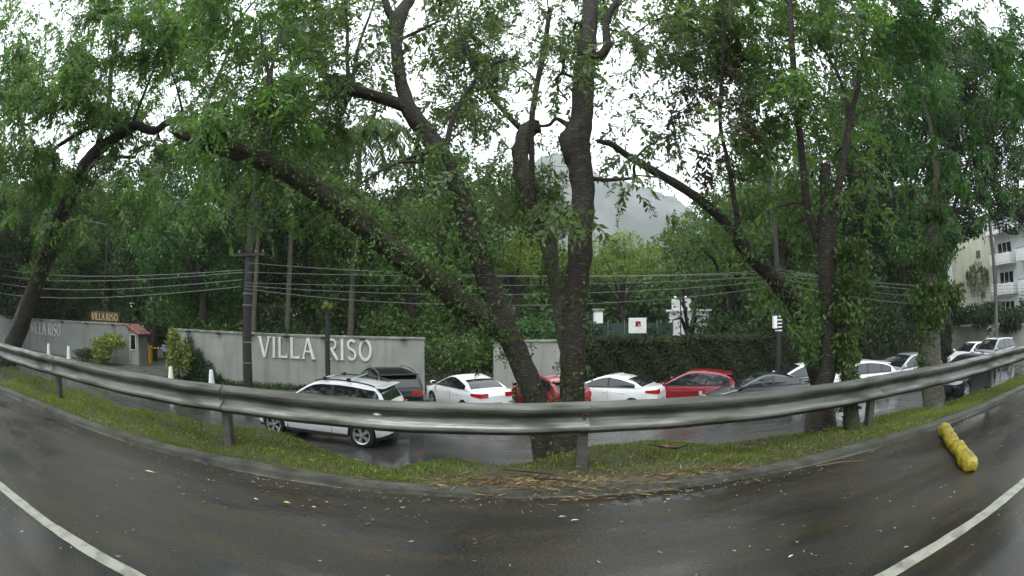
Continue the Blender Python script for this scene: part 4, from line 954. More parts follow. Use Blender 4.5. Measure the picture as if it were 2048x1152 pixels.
clothe('T3', [(1000, 690, 5.9, 45), (870, 560, 5.5, 60), (720, 430, 5.3, 60), (640, 365, 5.2, 55), (500, 280, 5.2, 50), (380, 262, 5.2, 35)], 5000, 1.1, .045, .022, 'leafM', 'mossy_foliage')
clothe('L', [(80, 560, 12.4, 44), (110, 480, 12.2, 40), (170, 350, 12.0, 30)], 1200, 1.2, .14, .06, 'leafM', 'climbing_leaves')

# ------------------------------------------------------------------ trees of the garden behind the wall
def garden_tree(px0, px1, D, mat, label, bottom=585, dens=1.0, leaf=.25, top=None, trunk=True, tpx=None, grp='trees of the garden behind the wall', name='garden_tree', jitterD=.09, step=44):
    t = empty(name, (0, 0, 0)); tag(t, label, 'tree', grp); C_, R_, N_ = [], [], []
    ctr = (px0+px1)/2; hw_ = (px1-px0)/2
    y_top_all = min(skyl(x) for x in np.linspace(px0, px1, 9)) if top is None else top
    for px in np.arange(px0, px1+1, step*.8):
        edge = abs(px-ctr)/hw_
        y0 = max(skyl(px), y_top_all)+14+edge**3*60
        y = y0
        while y < bottom-edge**3*40:
            D_ = D*(1+random.uniform(-jitterD, jitterD)-.05*math.sin((y-y0)/60)); p = at_d(px+random.uniform(-16, 16), y+random.uniform(-10, 10), D_)
            q = random.uniform(.7, 1.25)*step*.72/FPX*(p-Vector((0, 0, CAM_H))).length
            C_.append(p); R_.append((q*1.15, q*1.15, q*.8)); N_.append(dens*q*q*330*random.uniform(.7, 1.2)/(leaf/.26)**2); y += step*.85
    C_ = np.array(C_); R_ = np.array(R_); V = cloud(C_, R_, N_, leaf, leaf*.55, up=.5, droop=.3, shell=.5)
    quads_mesh('crown', V, A[mat], t)
    if trunk:
        b = at_d(tpx or ctr, 640, D); base = Vector((b.x, b.y, -2.2)); topz = C_[:, 2].max(); cz = C_[:, 2].mean()
        m = MB(); hp = base+Vector((random.uniform(-.6, .6), 0, (cz-base.z)*.55)); m.tube([base, base.lerp(hp, .5)+Vector((.2, 0, 0)), hp], [.34, .25, .2], 10); m.build('trunk', A['bark'], t, True)
        idx = [int(i) for i in np.linspace(0, len(C_)-1, 7)]
        for i in idx:
            e = Vector(C_[i]); mm = hp.lerp(e, .5)+Vector((0, 0, .6)); m = MB(); m.tube([hp-Vector((0, 0, .2)), mm, e], [.15, .09, .03], 7); m.build('branch', A['bark'], t, True)
    return t
GT = [
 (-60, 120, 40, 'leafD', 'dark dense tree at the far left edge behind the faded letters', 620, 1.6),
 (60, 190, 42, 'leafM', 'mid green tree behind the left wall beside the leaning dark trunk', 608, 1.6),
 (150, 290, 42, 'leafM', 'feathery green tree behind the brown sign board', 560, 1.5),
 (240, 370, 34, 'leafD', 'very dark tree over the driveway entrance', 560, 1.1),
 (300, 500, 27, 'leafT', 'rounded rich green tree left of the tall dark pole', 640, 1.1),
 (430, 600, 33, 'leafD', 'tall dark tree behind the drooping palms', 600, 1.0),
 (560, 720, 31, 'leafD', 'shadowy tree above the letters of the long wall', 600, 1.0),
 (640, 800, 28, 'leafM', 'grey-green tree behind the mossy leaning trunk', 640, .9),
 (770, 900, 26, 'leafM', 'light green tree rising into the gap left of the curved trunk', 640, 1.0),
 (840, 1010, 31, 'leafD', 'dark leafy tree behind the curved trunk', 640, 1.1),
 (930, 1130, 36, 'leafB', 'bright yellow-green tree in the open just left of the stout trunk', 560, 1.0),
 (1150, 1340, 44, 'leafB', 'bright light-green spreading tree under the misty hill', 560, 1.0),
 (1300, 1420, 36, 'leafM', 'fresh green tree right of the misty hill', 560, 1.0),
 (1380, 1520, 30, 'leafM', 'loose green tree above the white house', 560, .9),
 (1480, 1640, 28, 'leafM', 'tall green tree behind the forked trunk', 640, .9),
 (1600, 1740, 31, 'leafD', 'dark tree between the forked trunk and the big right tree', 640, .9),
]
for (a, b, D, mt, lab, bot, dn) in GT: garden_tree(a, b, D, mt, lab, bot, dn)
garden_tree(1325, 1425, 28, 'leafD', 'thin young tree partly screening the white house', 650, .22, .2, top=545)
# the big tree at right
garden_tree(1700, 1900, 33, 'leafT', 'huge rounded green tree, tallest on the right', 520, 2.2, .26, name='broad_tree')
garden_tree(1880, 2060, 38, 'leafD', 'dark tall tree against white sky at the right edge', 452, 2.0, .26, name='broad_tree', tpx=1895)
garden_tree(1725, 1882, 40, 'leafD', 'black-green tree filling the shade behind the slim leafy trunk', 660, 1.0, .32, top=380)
# far wood behind the garden, one mass
C_ = []; R_ = []
for px in np.arange(-130, 1870, 30):
    y = max(skyl(px)+45, 500 if 900 < px < 1440 else 400)
    while y < 662:
        p = at_d(px+random.uniform(-14, 14), y+random.uniform(-8, 8), random.uniform(54, 66)); C_.append(p); R_.append((2.6, 2.6, 1.9)); y += 26
V = cloud(np.array(C_), np.array(R_), [420]*len(C_), .55, .36, .5, .2, .5); o = quads_mesh('far_wood', V, A['leafM']); tag(o, 'dark far wood closing off the garden behind the nearer trees', 'wood')
# unseen wood behind the viewpoint, added to darken reflections in car paint and glass
C_ = []
for x in np.arange(-70, 80, 3.2):
    for z in np.arange(1.2, 9.5, 2.0): C_.append((x+random.uniform(-1, 1), -17+random.uniform(-2, 2), z+random.uniform(-.8, .8)))
V = cloud(np.array(C_), np.array([(2.4, 2.2, 1.7)]*len(C_)), [120]*len(C_), .6, .4, .5, .2, .5); o = quads_mesh('unseen_wood', V, A['leafM']); tag(o, 'unseen green wood across the road, added to darken reflections', 'wood')
# understorey behind the walls
def shrub(name, c, r, n, L, mat, label, grp=None, stems=5, cat='shrub', W=.5, droop=.3):
    t = empty(name, (c[0], c[1], c[2]-r[2])); tag(t, label, cat, grp); k = 7
    C_ = np.array([(random.uniform(-.55, .55)*r[0], random.uniform(-.5, .5)*r[1], r[2]+random.uniform(-.5, .55)*r[2]) for _ in range(k)]); R_ = np.array([[r[0]*.55, r[1]*.55, r[2]*.5]]*k)
    V = cloud(C_, R_, [n//k]*k, L, L*W, .4, droop, .7); quads_mesh('foliage', V, A[mat], t)
    for i in range(stems):
        e = C_[i % k]; m = MB(); m.tube([(random.uniform(-.1, .1), 0, 0), (e[0]*.5, e[1]*.5, e[2]*.55), tuple(e)], [.03, .022, .012], 5); m.build('stem', A['bark'], t)
    return t
und = 0
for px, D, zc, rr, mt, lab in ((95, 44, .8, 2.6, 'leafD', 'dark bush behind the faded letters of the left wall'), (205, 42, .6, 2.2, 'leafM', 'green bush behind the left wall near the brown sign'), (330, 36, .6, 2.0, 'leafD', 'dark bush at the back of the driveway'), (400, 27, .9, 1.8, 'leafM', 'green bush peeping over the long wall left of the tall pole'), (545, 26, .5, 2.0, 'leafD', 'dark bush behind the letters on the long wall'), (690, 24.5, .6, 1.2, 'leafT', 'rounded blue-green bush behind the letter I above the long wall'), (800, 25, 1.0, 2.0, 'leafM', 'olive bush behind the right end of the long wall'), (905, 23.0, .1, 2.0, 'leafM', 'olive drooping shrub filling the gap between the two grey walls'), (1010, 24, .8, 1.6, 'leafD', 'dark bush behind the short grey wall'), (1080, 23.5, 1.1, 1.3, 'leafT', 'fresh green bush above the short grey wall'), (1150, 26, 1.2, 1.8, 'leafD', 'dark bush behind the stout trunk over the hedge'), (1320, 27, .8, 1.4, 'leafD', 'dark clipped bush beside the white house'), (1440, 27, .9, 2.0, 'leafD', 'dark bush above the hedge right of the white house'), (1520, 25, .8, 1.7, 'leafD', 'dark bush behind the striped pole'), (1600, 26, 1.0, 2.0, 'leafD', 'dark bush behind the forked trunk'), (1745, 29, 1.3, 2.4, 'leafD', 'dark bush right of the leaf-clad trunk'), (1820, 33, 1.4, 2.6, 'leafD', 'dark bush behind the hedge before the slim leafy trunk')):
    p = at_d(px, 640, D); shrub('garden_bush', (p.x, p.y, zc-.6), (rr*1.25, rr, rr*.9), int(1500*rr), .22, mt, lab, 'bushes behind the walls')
# roadside bushes in front of the walls
def onl(px, Y): v = ray(px, 690); return v[0]/v[1]*Y
shrub('flowering_bush', (onl(212, 19.6), 19.6, -.95), (1.75, .8, 1.0), 3600, .19, 'leafY', 'rounded pale green bush in front of the left wall', None)
shrub('flowering_bush', (onl(357, 18.0), 18.0, -.55), (.75, .5, 1.35), 2300, .19, 'leafY', 'tall yellow-green bush at the left end of the long wall', None)
shrub('low_shrub', (onl(165, 19.2), 19.2, -1.45), (1.3, .6, .5), 1300, .14, 'leafD', 'low dark shrub left of the rounded pale bush', None)
# dark creeper climbing the left end of the long wall
t = empty('creeper', (0, 0, 0)); tag(t, 'dark creeping plant spreading down the long wall beside the yellow-green bush', 'plant')
P = []
for _ in range(2600):
    px = random.uniform(372, 445); f = (px-372)/73; yt = 665+f*95-8*math.sin(px*.3); py = random.uniform(yt+random.uniform(-8, 10), 765)
    p = onwall(px, py); nv = Vector((wu.y, -wu.x)); o_ = random.uniform(.02, .3+.2*(py > 730)); P.append((p.x+nv.x*o_, p.y+nv.y*o_, max(p.z, -1.9)))
P = np.array(P); quads_mesh('foliage', leaf_quads(P, unit(rng.normal(size=P.shape)+np.array([0, 0, -.3])), unit(rng.normal(size=P.shape)+np.array([0, -1, .3])), rng.uniform(.10, .2, len(P)), rng.uniform(.05, .09, len(P))), A['leafD'], t)
for (px, y) in ((385, 690), (400, 705), (420, 730)):
    a = onwall(px, y); m = MB(); m.tube([(a.x+.1, a.y-.15, -1.9), (a.x+.03, a.y-.1, (a.z-1.9)/2), (a.x, a.y-.06, a.z)], [.02, .015, .01], 5); m.build('stem', A['bark'], t)
# ferny weeds along wall foot
P = []
for _ in range(5000):
    x = random.uniform(-17, -3.9); y = 18.75+(x+16.9)*.1597-random.uniform(.05, .55); P.append((x, y, -1.9+random.random()**2*.22))
P = np.array(P); o = quads_mesh('wall_foot_weeds', leaf_quads(P, unit(rng.normal(size=P.shape)+np.array([0, 0, 1.2])), unit(rng.normal(size=P.shape)), rng.uniform(.07, .16, len(P)), rng.uniform(.03, .05, len(P))), A['leafD'], None); tag(o, 'low dark weeds growing along the foot of the long wall', 'weeds')
# ------------------------------------------------------------------ hedge (ivy-covered wall)
HA, HB = Vector((3.5, 20.7)), Vector((27.5, 18.1)); hu = (HB-HA).normalized(); hn = Vector((hu.y, -hu.x)); HLn = (HB-HA).length
t = empty('hedge', (0, 0, 0)); tag(t, 'long tall dark hedge behind the parked cars, right of the stout trunk', 'hedge')
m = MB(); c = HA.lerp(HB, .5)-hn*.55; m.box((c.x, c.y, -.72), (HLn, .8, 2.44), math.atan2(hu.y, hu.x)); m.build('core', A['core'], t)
n = 52000; s = rng.uniform(0, HLn, n); topf = rng.random(n) < .3; z = np.where(topf, .58+rng.normal(0, .07, n), rng.uniform(-1.9, .62, n)); off = np.where(topf, -rng.uniform(-.1, 1.1, n), .05+.09*np.sin(s*2.1)+.06*np.sin(s*5+z*4)-np.abs(rng.normal(0, .07, n)))
P = np.stack([HA.x+hu.x*s+hn.x*off, HA.y+hu.y*s+hn.y*off, z+.05*np.sin(s*1.4)], 1)
Nm = unit(rng.normal(size=(n, 3))*.55+np.array([hn.x, hn.y, .5])); Ax = unit(np.cross(Nm, rng.normal(size=(n, 3)))+np.array([0, 0, -.7]))
quads_mesh('foliage', leaf_quads(P, Ax, Nm, rng.uniform(.09, .19, n), rng.uniform(.06, .11, n)), A['ivy'], t)
# ------------------------------------------------------------------ palms
def palm(label, px, D, pytop, frL, nfr=15, r=.16):
    b = at_d(px, 640, D); top = at_d(px, pytop, D); t = empty('palm_tree', (b.x, b.y, -2.0)); tag(t, label, 'palm', 'palms in the garden')
    H_ = top.z+2.0; m = MB(); m.tube([(0, 0, 0), (.15, 0, H_*.5), (0, 0, H_)], [r*1.3, r, r*.9], 10)
    m.build('trunk', A['barkpale'], t, True)
    for k in range(nfr):
        a = 2*math.pi*k/nfr+random.uniform(-.2, .2); el = random.uniform(-.1, 1.0); Lf = frL*random.uniform(.85, 1.1)
        pts = []; d = Vector((math.cos(a)*math.cos(el), math.sin(a)*math.cos(el), math.sin(el))); p = Vector((0, 0, H_)); N_ = 12
        for i in range(N_+1):
            pts.append(p.copy()); p = p+d*Lf/N_; d = (d+Vector((0, 0, -.20))).normalized()
        m = MB(); m.tube(pts, [.035*(1-i/(N_+1))+.008 for i in range(N_+1)], 5)
        fr = m.build('frond', A['barkmoss'], t)
        Pn = []; Ax = []; 
        for i in range(1, N_+1):
            for q in range(4):
                f = (i-1)+q/4; ii = int(f); pp = pts[ii].lerp(pts[ii+1], f-ii); tt = (pts[ii+1]-pts[ii]).normalized(); sd_ = tt.cross(Vector((0, 0, 1))).normalized()
                for sg in (1, -1): Pn.append(pp); Ax.append((tt*.5+sd_*sg*.7+Vector((0, 0, -.75+random.uniform(-.2, .2)))).normalized())
        Pn = np.array([tuple(p) for p in Pn]); Ax = np.array([tuple(p) for p in Ax]); Nm = unit(rng.normal(size=Pn.shape)+np.array([0, 0, 1.0]))
        o = quads_mesh('leaflets', leaf_quads(Pn, Ax, Nm, np.full(len(Pn), .62*frL/3.0), np.full(len(Pn), .085)), A['leafM'], fr)
    return t
palm('tall palm whose fronds droop into the bright gap left of the curved trunk', 700, 26, 262, 4.2, 22)
palm('slim palm with drooping fronds behind the tall dark pole', 505, 25, 330, 3.8, 20, .12)
palm('pale-trunked palm between the pole and the mossy leaning trunk', 572, 26, 345, 3.3, 18, .14)

# ------------------------------------------------------------------ things behind the hedge
# white house
hp = at_d(1392, 660, 31); t = empty('white_house', (hp.x, hp.y, -2)); tag(t, 'white house half hidden by trees above the hedge', 'house'); rz = -.35
m = MB(); m.box((0, 1.5, 2.0), (2.6, 3.0, 4.0), rz); m.build('wall', A['bwhite'], t)
m = MB(); m.box((-.5, 1.5, 4.4), (1.3, 2.8, .8), rz); m.build('upper_wall', A['bwhite'], t)
m = MB(); m.box((0, 1.45, 4.05), (3.1, 3.3, .12), rz); m.build('roof_edge', A['bwhite'], t)
Mz = Matrix.Rotation(rz, 3, 'Z')
for (x, z, dx, dz) in ((-.55, 2.95, .8, 1.5), (.85, 3.3, .5, .9)):
    c = Mz @ Vector((x, -.012, 0)); m = MB(); m.box((c.x, c.y+.0, z), (dx, .04, dz), rz); wn = m.build('window', A['glass'], t)
    m = MB()
    for ex in (-dx/2, 0, dx/2):
        cc = Mz @ Vector((x+ex, -.04, 0)); m.box((cc.x, cc.y, z), (.06, .05, dz+.06), rz)
    m.build('frame', A['bwhite'], wn)
# pale column / gate pier
p = at_d(1196, 640, 27); t = empty('gate_pier', (p.x, p.y, -2)); tag(t, 'white pier just right of the stout trunk above the hedge', 'pillar'); m = MB(); m.bevbox((0, 0, 2.0), (.5, .5, 4.0), .03); m.build('shaft', A['bwhite'], t); m = MB(); m.bevbox((0, 0, 4.05), (.64, .64, .14), .03); m.build('cap', A['coping'], t)
# notice board with red square
a = at_d(1275, 652, 22.6); t = empty('notice_board', (a.x, a.y, .5)); tag(t, 'white notice board with small red square standing on top of the hedge', 'sign')
m = MB(); m.bevbox((0, 0, a.z-.5+.02), (.88, .06, .74), .01, -.1); bo = m.build('board', A['white'], t)
m = MB(); m.box((.02, -.036, a.z-.5+.10), (.26, .008, .25), -.1); m.build('red_mark', A['redp'], bo)
m = MB(); m.add([(.10, -.046, a.z-.5-.14), (.17, -.046, a.z-.5-.10), (.08, -.046, a.z-.5+.10), (.03, -.046, a.z-.5+.08)], [(0, 1, 2, 3)]); m.build('emblem', A['white'], bo)
for s in (-1, 1): m = MB(); m.box((s*.36, .05, -1.2), (.05, .05, 3.4)); m.build('post', A['dark'], t)
# green screen fence
a = at_d(1182, 640, 25.5); b = at_d(1345, 640, 26.5); t = empty('green_screen', (a.x, a.y, -2)); tag(t, 'dark green netting screen on posts behind the hedge', 'fence'); L_ = b.x-a.x
m = MB(); m.grid([[(x, (b.y-a.y)*x/L_+.03*math.sin(x*9), z) for z in (.5, 1.5, 2.5, 3.3)] for x in np.linspace(0, L_, 60)]); m.build('net', A['screen'], t, True)
for x in np.linspace(0, L_, 6): m = MB(); m.tube([(x, (b.y-a.y)*x/L_-.05, 0), (x, (b.y-a.y)*x/L_-.05, 3.45)], .035, 6); m.build('post', A['polegrey'], t)
# small white rain-lit lamps on the wires: pair of globes
p = at_d(1385, 598, 25); t = empty('globe_lamp', (p.x-.7, p.y, -2)); tag(t, 'pair of small white globes on a bar before the white house', 'lamp')
m = MB(); m.tube([(0, 0, 0), (0, 0, p.z+2.0)], .03, 6); m.build('post', A['dark'], t); m = MB(); m.tube([(-.3, 0, p.z+2), (.3, 0, p.z+2)], .02, 6); m.build('bar', A['dark'], t)
for s in (-.3, .3): m = MB(); m.lathe([(0, -.08), (.06, -.055), (.085, 0), (.06, .055), (0, .08)], 10, (s, 0, p.z+2.08)); m.build('globe', A['white'], t, True)

# ------------------------------------------------------------------ apartment block at right
K = at_d(1988, 640, 62); K0 = Vector((K.x, K.y, -2)); Lp = at_d(1908, 640, 66)
t = empty('apartment_block', K0); tag(t, 'cream apartment block with white balconies rising at the right edge', 'building')
dl = Vector((Lp.x-K.x, Lp.y-K.y)); wl = dl.length; al = math.atan2(dl.y, dl.x)
ztop = at_d(1970, 466, 63).z+2; zt2 = ztop+1.5
Ml = Matrix.Rotation(al, 3, 'Z')
inn = Vector((-dl.y, dl.x)).normalized(); 
if inn.dot(Vector((K.x, K.y))) < 0: inn = -inn
def pl(s, o, z): v = dl.normalized()*s+inn*o; return (v.x, v.y, z)
m = MB(); V = [pl(0, 0, 0), pl(wl, 0, 0), pl(wl, 9, 0), pl(0, 9, 0)]; m.add(V+[(a, b, ztop) for a, b, _ in V], [(0, 1, 5, 4), (1, 2, 6, 5), (2, 3, 7, 6), (3, 0, 4, 7), (4, 5, 6, 7)]); m.build('side_wall', A['cream'], t)
for (px, py) in ((1961, 508), (1966, 590), (1945, 575)):
    q = at_d(px, py, 63.5); s_ = wl*(1988-px)/80*.9; m = MB(); m.bevbox(pl(s_, -.05, q.z+2), (.75, .2, .8), .03, al); m.build('vent', A['polegrey'], t)
# right face with balconies, stepping away from corner to the right
Rp = at_d(2110, 640, 56); dr = Vector((Rp.x-K.x, Rp.y-K.y)); wr_ = dr.length; ar = math.atan2(dr.y, dr.x); nr_ = Vector((dr.y, -dr.x)).normalized()
if nr_.dot(Vector((K.x, K.y))) > 0: nr_ = -nr_
def pr_(s, o, z): v = dr.normalized()*s+nr_*o; return (v.x, v.y, z)
m = MB(); V = [pr_(.3, -.8, 0), pr_(wr_, -.8, 0), pr_(wr_, -8, 0), pr_(.3, -8, 0)]; m.add(V+[(a, b, ztop-.6) for a, b, _ in V], [(0, 1, 5, 4), (1, 2, 6, 5), (2, 3, 7, 6), (3, 0, 4, 7), (4, 5, 6, 7)]); m.build('front_wall', A['bwhite'], t)
fl = [at_d(2010, y, 60).z+2 for y in (602, 560, 512, 466)]
m = MB(); m.box(pr_(wr_*.62, -1.0, ztop+.6), (wr_*.75, 3, 2.6), ar); m.build('penthouse', A['bwhite'], t)
m = MB(); m.bevbox(pr_(wr_*.5, -.1, ztop-.5), (wr_, 2.2, .35), .03, ar); m.build('roof_slab', A['bwhite'], t)
for i, z in enumerate((ztop-4.0, ztop-7.3, ztop-10.6, ztop-13.9)):
    if z < .5: continue
    for j, (s0, s1) in enumerate(((.3, 4.0), (5.2, 10.5), (11.5, 17))):
        sc_ = (s0+s1)/2; bal = MB(); bal.bevbox(pr_(sc_, .0, z), (s1-s0, 1.7, .2), .02, ar); bo = bal.build('balcony', A['bwhite'], t)
        m = MB(); m.bevbox(pr_(sc_, .82, z+.62), (s1-s0, .1, 1.0), .02, ar); m.build('parapet', A['bwhite'], bo)
        for s_ in (s0+.05, s1-.05):
            m = MB(); m.bevbox(pr_(s_, 0, z+.62), (.1, 1.6, 1.0), .02, ar); m.build('parapet', A['bwhite'], bo)
        m = MB(); m.bevbox(pr_(sc_, .82, z+1.3), (s1-s0, .06, .06), .01, ar); m.build('rail', A['polegrey'], bo)
        wn = MB(); wn.box(pr_(sc_, -.78, z+1.35), ((s1-s0)*.7, .06, 2.1), ar); w_ = wn.build('window', A['glass'], t)
        for s_ in np.linspace(s0+(s1-s0)*.15, s1-(s1-s0)*.15, 4):
            m = MB(); m.box(pr_(s_, -.73, z+1.35), (.08, .07, 2.15), ar); m.build('frame', A['bwhite'], w_)
# hedge strip and beige wall in front of the block
a, b = at_d(1905, 650, 44), at_d(2120, 650, 38); t = empty('beige_wall', (a.x, a.y, -2)); tag(t, 'long beige wall with pale coping at the far right behind the cars', 'wall')
dd = Vector((b.x-a.x, b.y-a.y)); ab = math.atan2(dd.y, dd.x); zt = at_d(1990, 652, 41.5).z+2
m = MB(); m.box((dd.x/2, dd.y/2, zt/2), (dd.length, .25, zt), ab); m.build('wall_face', A['beige'], t)
m = MB(); m.bevbox((dd.x/2, dd.y/2, zt+.08), (dd.length+.1, .45, .16), .02, ab); m.build('coping', A['bwhite'], t)
for i in range(9):
    s_ = dd.length*(i+.5)/9; u_ = dd.normalized(); nq = Vector((u_.y, -u_.x)); m = MB(); m.box((u_.x*s_+nq.x*.15, u_.y*s_+nq.y*.15, zt/2), (.12, .06, zt), ab); m.build('pilaster', A['beige'], t)
u_ = dd.normalized()
for i, lab in enumerate(('dark leafy hedge clump above the beige wall, nearest the slim leafy trunk', 'dark leafy hedge clump above the beige wall beside the concrete pole', 'dark leafy hedge clump above the beige wall at the right edge')):
    s_ = dd.length*(.15+.3*i); shrub('wall_top_hedge', (a.x+u_.x*s_-.5*u_.y, a.y+u_.y*s_+1.8, zt-2+.7), (3.6, 1.5, 1.3), 3200, .28, 'leafD', lab, 'hedge clumps above the beige wall')
# hanging creeper on cream wall
P = []
for _ in range(480):
    px = random.uniform(1936, 1982); f = abs(px-1960)/20; py = random.uniform(515+20*f, 590-25*f+random.uniform(-15, 15)); s_ = wl*(1988-px)/80*.95; q = at_d(px, py, 63.5); P.append(tuple(np.array(pl(s_, -.15-random.random()*.3, q.z+2))+np.array(K0)))
P = np.array(P); o = quads_mesh('wall_creeper', leaf_quads(P, unit(rng.normal(size=P.shape)*.3+np.array([0, 0, -1])), unit(rng.normal(size=P.shape)+np.array([0, -1, .0])), rng.uniform(.4, .8, len(P)), rng.uniform(.12, .2, len(P))), A['leafG'], None); tag(o, 'thin grey-green creeper hanging on the cream wall', 'plant')
# low rail fence by the cars
a, b = at_d(1950, 705, 30), at_d(2090, 690, 24); t = empty('metal_railing', (a.x, a.y, -1.9)); tag(t, 'low thin grey railing at the far right behind the last car', 'railing'); dd = b-a
for z in (.55, 1.0): m = MB(); m.tube([(0, 0, z), (dd.x, dd.y, z)], .03, 6); m.build('rail', A['polegrey'], t)
for i in range(8): m = MB(); m.tube([(dd.x*i/7, dd.y*i/7, 0), (dd.x*i/7, dd.y*i/7, 1.05)], .03, 6); m.build('post', A['polegrey'], t)
# person with umbrella
pp = at_d(1975, 690, 35); t = empty('person', (pp.x, pp.y, -1.9)); tag(t, 'person in pale shirt walking under a dark umbrella beyond the farthest car', 'person')
def skin_body(name, verts, edges, radii, mat, parent):
    me = bpy.data.meshes.new(name); me.from_pydata(verts, edges, []); o = link(name, me, parent); md = o.modifiers.new('skin', 'SKIN'); me.skin_vertices or None
    if not me.skin_vertices:
        bpy.context.view_layer.objects.active = o; 
    for i, r_ in enumerate(radii): me.skin_vertices[0].data[i].radius = (r_, r_)
    me.skin_vertices[0].data[0].use_root = True
    s_ = o.modifiers.new('sub', 'SUBSURF'); s_.levels = 1; s_.render_levels = 2; me.materials.append(mat); return o
SV = [(0, 0, .95), (0, 0, 1.2), (0, 0, 1.42), (0, 0, 1.52), (0, .01, 1.66), (.18, 0, 1.40), (.26, -.04, 1.15), (.16, -.22, 1.12), (-.18, 0, 1.40), (-.25, .03, 1.14), (-.24, -.08, .92), (.09, 0, .90), (.10, -.06, .50), (.10, .06, .08), (.10, -.08, .04), (-.09, 0, .90), (-.10, .10, .50), (-.10, .26, .12), (-.10, .14, .05)]
SE = [(0, 1), (1, 2), (2, 3), (3, 4), (2, 5), (5, 6), (6, 7), (2, 8), (8, 9), (9, 10), (0, 11), (11, 12), (12, 13), (13, 14), (0, 15), (15, 16), (16, 17), (17, 18)]
try: skin_body('body', SV, SE, [.15, .15, .16, .06, .10, .06, .045, .035, .06, .045, .035, .09, .065, .045, .04, .09, .065, .045, .04], A['cloth'], t)
except Exception: 
    m = MB()
    for e in SE: m.tube([SV[e[0]], SV[e[1]]], .06, 8)
    m.build('body', A['cloth'], t)
m = MB(); m.lathe([(0, -.13), (.06, -.10), (.085, -.02), (.09, .05), (.06, .11), (0, .13)], 12, (0, 0, 1.68)); m.build('head', A['skin'], t, True)
u = empty('umbrella', (pp.x+.14, pp.y-.2, -.85)); tag(u, 'dark umbrella held over the walking person', 'umbrella')
m = MB(); m.tube([(0, 0, 0), (0, 0, 1.12)], .012, 6); m.build('shaft', A['dark'], u)
m = MB(); m.lathe([(.01, 1.12), (.25, 1.06), (.42, .95), (.55, .80)], 8); m.lathe([(.55, .795), (.42, .945), (.25, 1.055)], 8); m.build('canopy', A['blackp'], u)
# street lamp at the far left
p = at_d(93, 447, 36); t = empty('street_lamp', (p.x+3.6, p.y+4.2, -2)); tag(t, 'street lamp with pale head reaching left out of the trees at far left', 'street lamp')
m = MB(); m.tube([(0, 0, 0), (0, 0, p.z+2.4)], .09, 8); m.build('pole', A['poledark'], t)
m = MB(); m.tube([(0, 0, p.z+2.3), (-1.8, -2.1, p.z+2.5), (-3.2, -3.9, p.z+2.05)], .035, 6); m.build('arm', A['polegrey'], t)
m = MB(); m.tube([(-3.1, -3.8, p.z+2.08), (-3.5, -4.1, p.z+1.98), (-3.8, -4.3, p.z+1.98)], [.05, .12, .06], 8); m.build('lamp_head', A['white'], t)

# ------------------------------------------------------------------ small things on the road and verge
def on_road(px, py, z=0.0): p = at_z(px, py, z); return p
# crumpled yellow plastic tube
a, b = on_road(1885, 868), on_road(1938, 946); t = empty('yellow_tube', (a.x, a.y, 0)); tag(t, 'crumpled yellow plastic tube lying on the wet road at right, dark seam near one end', 'tube')
d = b-a; L_ = d.length
def crumple(f0, f1, r, n=9):
    n *= 4; w_ = 18
    m = MB(); pts = []; rr = []
    for i in range(n+1):
        f = f0+(f1-f0)*i/n; pts.append((d.x*f+.012*math.sin(f*21), d.y*f+.012*math.cos(f*17), r*.8+.012*math.sin(f*11))); rr.append(r*(.96+.06*math.sin(f*23)+.05*math.sin(f*47)))
    rr[0] *= .55; rr[-1] *= .6; rr[1] *= .85; rr[-2] *= .85; m.tube(pts, rr, w_); m.v = [(x+random.uniform(-1, 1)*.004+.008*math.sin(z*60+i_*.11), y+random.uniform(-1, 1)*.004, max(.002, z*.93+random.uniform(-1, 1)*.004+.010*math.sin(x*55+y*31))) for i_, (x, y, z) in enumerate(m.v)]; return m
crumple(0, .66, .085).build('long_piece', A['yelbag'], t, 50); crumple(.69, 1.0, .092, 6).build('short_piece', A['yelbag'], t, 50)
m = MB(); m.tube([(d.x*.645, d.y*.645, .06), (d.x*.70, d.y*.70, .06)], .055, 10); m.build('seam', A['dark'], t)
# loose straw heap by the centre post
n = 1500; x = rng.normal(.55, .75, n); x = np.where(rng.random(n) < .3, rng.normal(1.3, .8, n), x); y = 3.74+rng.normal(0, .14, n)+np.abs(rng.normal(0, .1, n)); ok = y > 3.25; x, y = x[ok], y[ok]; n = len(x)
zg = np.where(y > 3.8, verge_z(x, y), np.where(y > 3.64, .05, .006)); P = np.stack([x, y, zg+rng.random(n)**2*.035], 1)
an = rng.normal(0, .7, n); Ax = unit(np.stack([np.cos(an), np.sin(an), rng.normal(0, .15, n)], 1)); o = quads_mesh('straw_heap', leaf_quads(P, Ax, unit(rng.normal(size=P.shape)*.5+np.array([0, 0, 1])), rng.uniform(.04, .16, n), rng.uniform(.006, .016, n)), A['straw']); tag(o, 'loose orange-brown straw spread along the kerb under the centre post', 'straw')
# scattered leaf scraps on the road
n = 420; x = rng.uniform(-7, 7, n); y = rng.uniform(.9, 3.6, n); x2 = rng.uniform(-9, 9, 500); y2 = 3.6-np.abs(rng.normal(0, .22, 500)); x = np.concatenate([x, x2]); y = np.concatenate([y, y2]); n = len(x)
P = np.stack([x, y, np.full(n, .006)], 1); an = rng.uniform(0, 6.28, n); Ax = np.stack([np.cos(an), np.sin(an), 0*an], 1)
o = quads_mesh('leaf_litter', leaf_quads(P, Ax, unit(rng.normal(size=P.shape)*.25+np.array([0, 0, 1])), rng.uniform(.012, .05, n), rng.uniform(.006, .016, n)), A['litter']); tag(o, 'small pale leaf scraps and bits scattered over the wet road', 'litter')
n = 500; x = rng.uniform(-9, 9, n); y = rng.uniform(3.85, 4.9, n); P = np.stack([x, y, verge_z(x, y)+.04], 1); an = rng.uniform(0, 6.28, n); Ax = np.stack([np.cos(an), np.sin(an), 0*an+.1], 1)
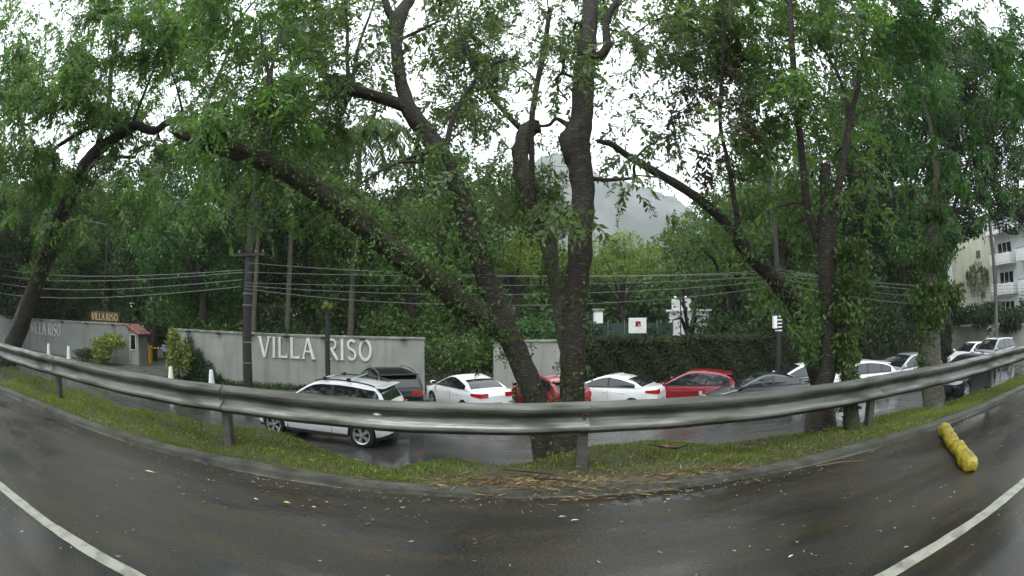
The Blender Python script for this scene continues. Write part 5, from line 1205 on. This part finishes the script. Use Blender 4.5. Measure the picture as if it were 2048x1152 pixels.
o = quads_mesh('verge_litter', leaf_quads(P, Ax, unit(rng.normal(size=P.shape)*.4+np.array([0, 0, 1])), rng.uniform(.03, .09, n), rng.uniform(.01, .03, n)), A['straw']); tag(o, 'brown fallen leaves caught in the verge grass', 'litter')
def bit(name, px, py, L_, W_, mat, label, ang, cat, z=.008):
    p = on_road(px, py, z); m = MB(); m.add([(-L_/2, 0, 0), (-L_*.15, W_/2, .006), (L_/2, .002, .002), (-L_*.1, -W_/2, .004)], [(0, 1, 2, 3)]); m.add([(-L_/2, 0, -.003), (-L_*.15, W_/2, .003), (L_/2, .002, -.001), (-L_*.1, -W_/2, .001)], [(3, 2, 1, 0)])
    o = m.build(name, mat, None, False, p); o.rotation_euler = (0, 0, R(ang)); tag(o, label, cat)
lt = pm('pale_scrap', (.55, .52, .42), None, rough=.5); ly = pm('yellow_scrap', (.45, .45, .06), None, rough=.5)
bit('fallen_leaf', 300, 943, .13, .016, lt, 'thin pale leaf lying alone on the road at left', 8, 'leaf')
bit('fallen_leaf', 574, 1005, .07, .026, ly, 'yellow leaf lying on the road below the white sport utility', -5, 'leaf')
bit('fallen_leaf', 512, 998, .05, .012, lt, 'small white scrap left of the yellow leaf', -12, 'leaf')
bit('fallen_leaf', 628, 1014, .045, .010, lt, 'small white scrap right of the yellow leaf', -10, 'leaf')
bit('fallen_leaf', 1125, 1033, .06, .008, lt, 'pale sliver on the road below the centre post', 0, 'leaf')
bit('fallen_leaf', 1150, 1040, .065, .010, lt, 'pale sliver with greenish tip just right of the other sliver', 3, 'leaf')
bit('fallen_leaf', 1716, 894, .08, .018, lt, 'whitish leaf on the road left of the yellow tube', 10, 'leaf')
bit('fallen_leaf', 1582, 1112, .05, .012, lt, 'pale scrap at the bottom near the road line on the right', 12, 'leaf')
a, b = on_road(1632, 934), on_road(1728, 922); m = MB(); m.tube([(0, 0, .01), ((b.x-a.x)*.5, (b.y-a.y)*.5+.01, .02), (b.x-a.x, b.y-a.y, .008)], [.006, .005, .003], 5); o = m.build('dry_stalk', A['straw'], None, False, (a.x, a.y, 0)); tag(o, 'long thin dry stalk lying on the road before the right verge', 'stalk')
# broken branch on verge
a = at_z(1292, 900, .03); t = empty('broken_branch', (a.x, a.y, .05)); tag(t, 'small broken branch with a reddish end lying on the grass right of the stout trunk', 'branch')
m = MB(); m.tube([(0, 0, .05), (.12, -.06, .03), (.30, -.12, .01), (.46, -.10, .02)], [.006, .012, .014, .006], 6); m.build('stick', A['dark'], t); m = MB(); m.tube([(.18, -.12, .03), (.34, -.15, .03)], [.012, .010], 6); m.build('reddish_end', A['tile'], t)
for k_, (px, py) in enumerate(((1005, 943), (1065, 960))):
    a = at_z(px, py, .05); m = MB(); m.tube([(0, 0, .02), (.25, -.10, .03), (.5, -.17, .015)], [.006, .008, .004], 5); o = m.build('twig', A['bark'], None, False, a); tag(o, ('dark twig lying on bare soil left of the centre post', 'dark twig lying nearer the kerb left of the centre post')[k_], 'twig')
# leafy sprout by the trunk foot
p = at_d(1095, 890, 5.1); shrub('ground_sprout', (p.x, p.y, float(verge_z(np.array(p.x), np.array(p.y)))+.12), (.36, .2, .16), 700, .07, 'leafM', 'small leafy sprout at the foot of the stout trunk', None, 3, 'plant')
# tree roots flare soil mound stays in verge; yellow tuft on the wooden post
C_ = np.array([(PX2, 18.55, 1.98)]); V = cloud(C_, np.array([[.22, .2, .14]]), [160], .12, .05, .5, 0, .8); o = quads_mesh('yellow_tuft', V, A['leafY'], p2); o.location = -p2.location; o['kind'] = 'stuff'
# leaf stuck on rail
p = at_y(753, 828, 4.16); m = MB(); m.add([(-.04, 0, 0), (0, -.004, .012), (.05, 0, -.004), (0, -.004, -.012)], [(0, 1, 2, 3)]); m.add([(-.04, .002, 0), (0, -.002, .012), (.05, .002, -.004), (0, -.002, -.012)], [(3, 2, 1, 0)]); o = m.build('stuck_leaf', lt, None, False, (p.x, p.y, p.z)); tag(o, 'small white leaf stuck to the face of the guardrail', 'leaf')

# ------------------------------------------------------------------ haze
HZ = 1
if HZ:
    m = MB(); m.box((0, 1200, 300), (4400, 2700, 605)); hm = bpy.data.materials.new('haze'); hm.use_nodes = True; N = hm.node_tree.nodes; N.clear(); o_ = N.new('ShaderNodeOutputMaterial'); v_ = N.new('ShaderNodeVolumePrincipled'); v_.inputs['Density'].default_value = .00036; v_.inputs['Color'].default_value = (.92, .95, 1, 1); v_.inputs['Anisotropy'].default_value = .2
    hm.node_tree.links.new(v_.outputs[0], o_.inputs['Volume']); o = m.build('haze', hm); tag(o, kind='stuff')
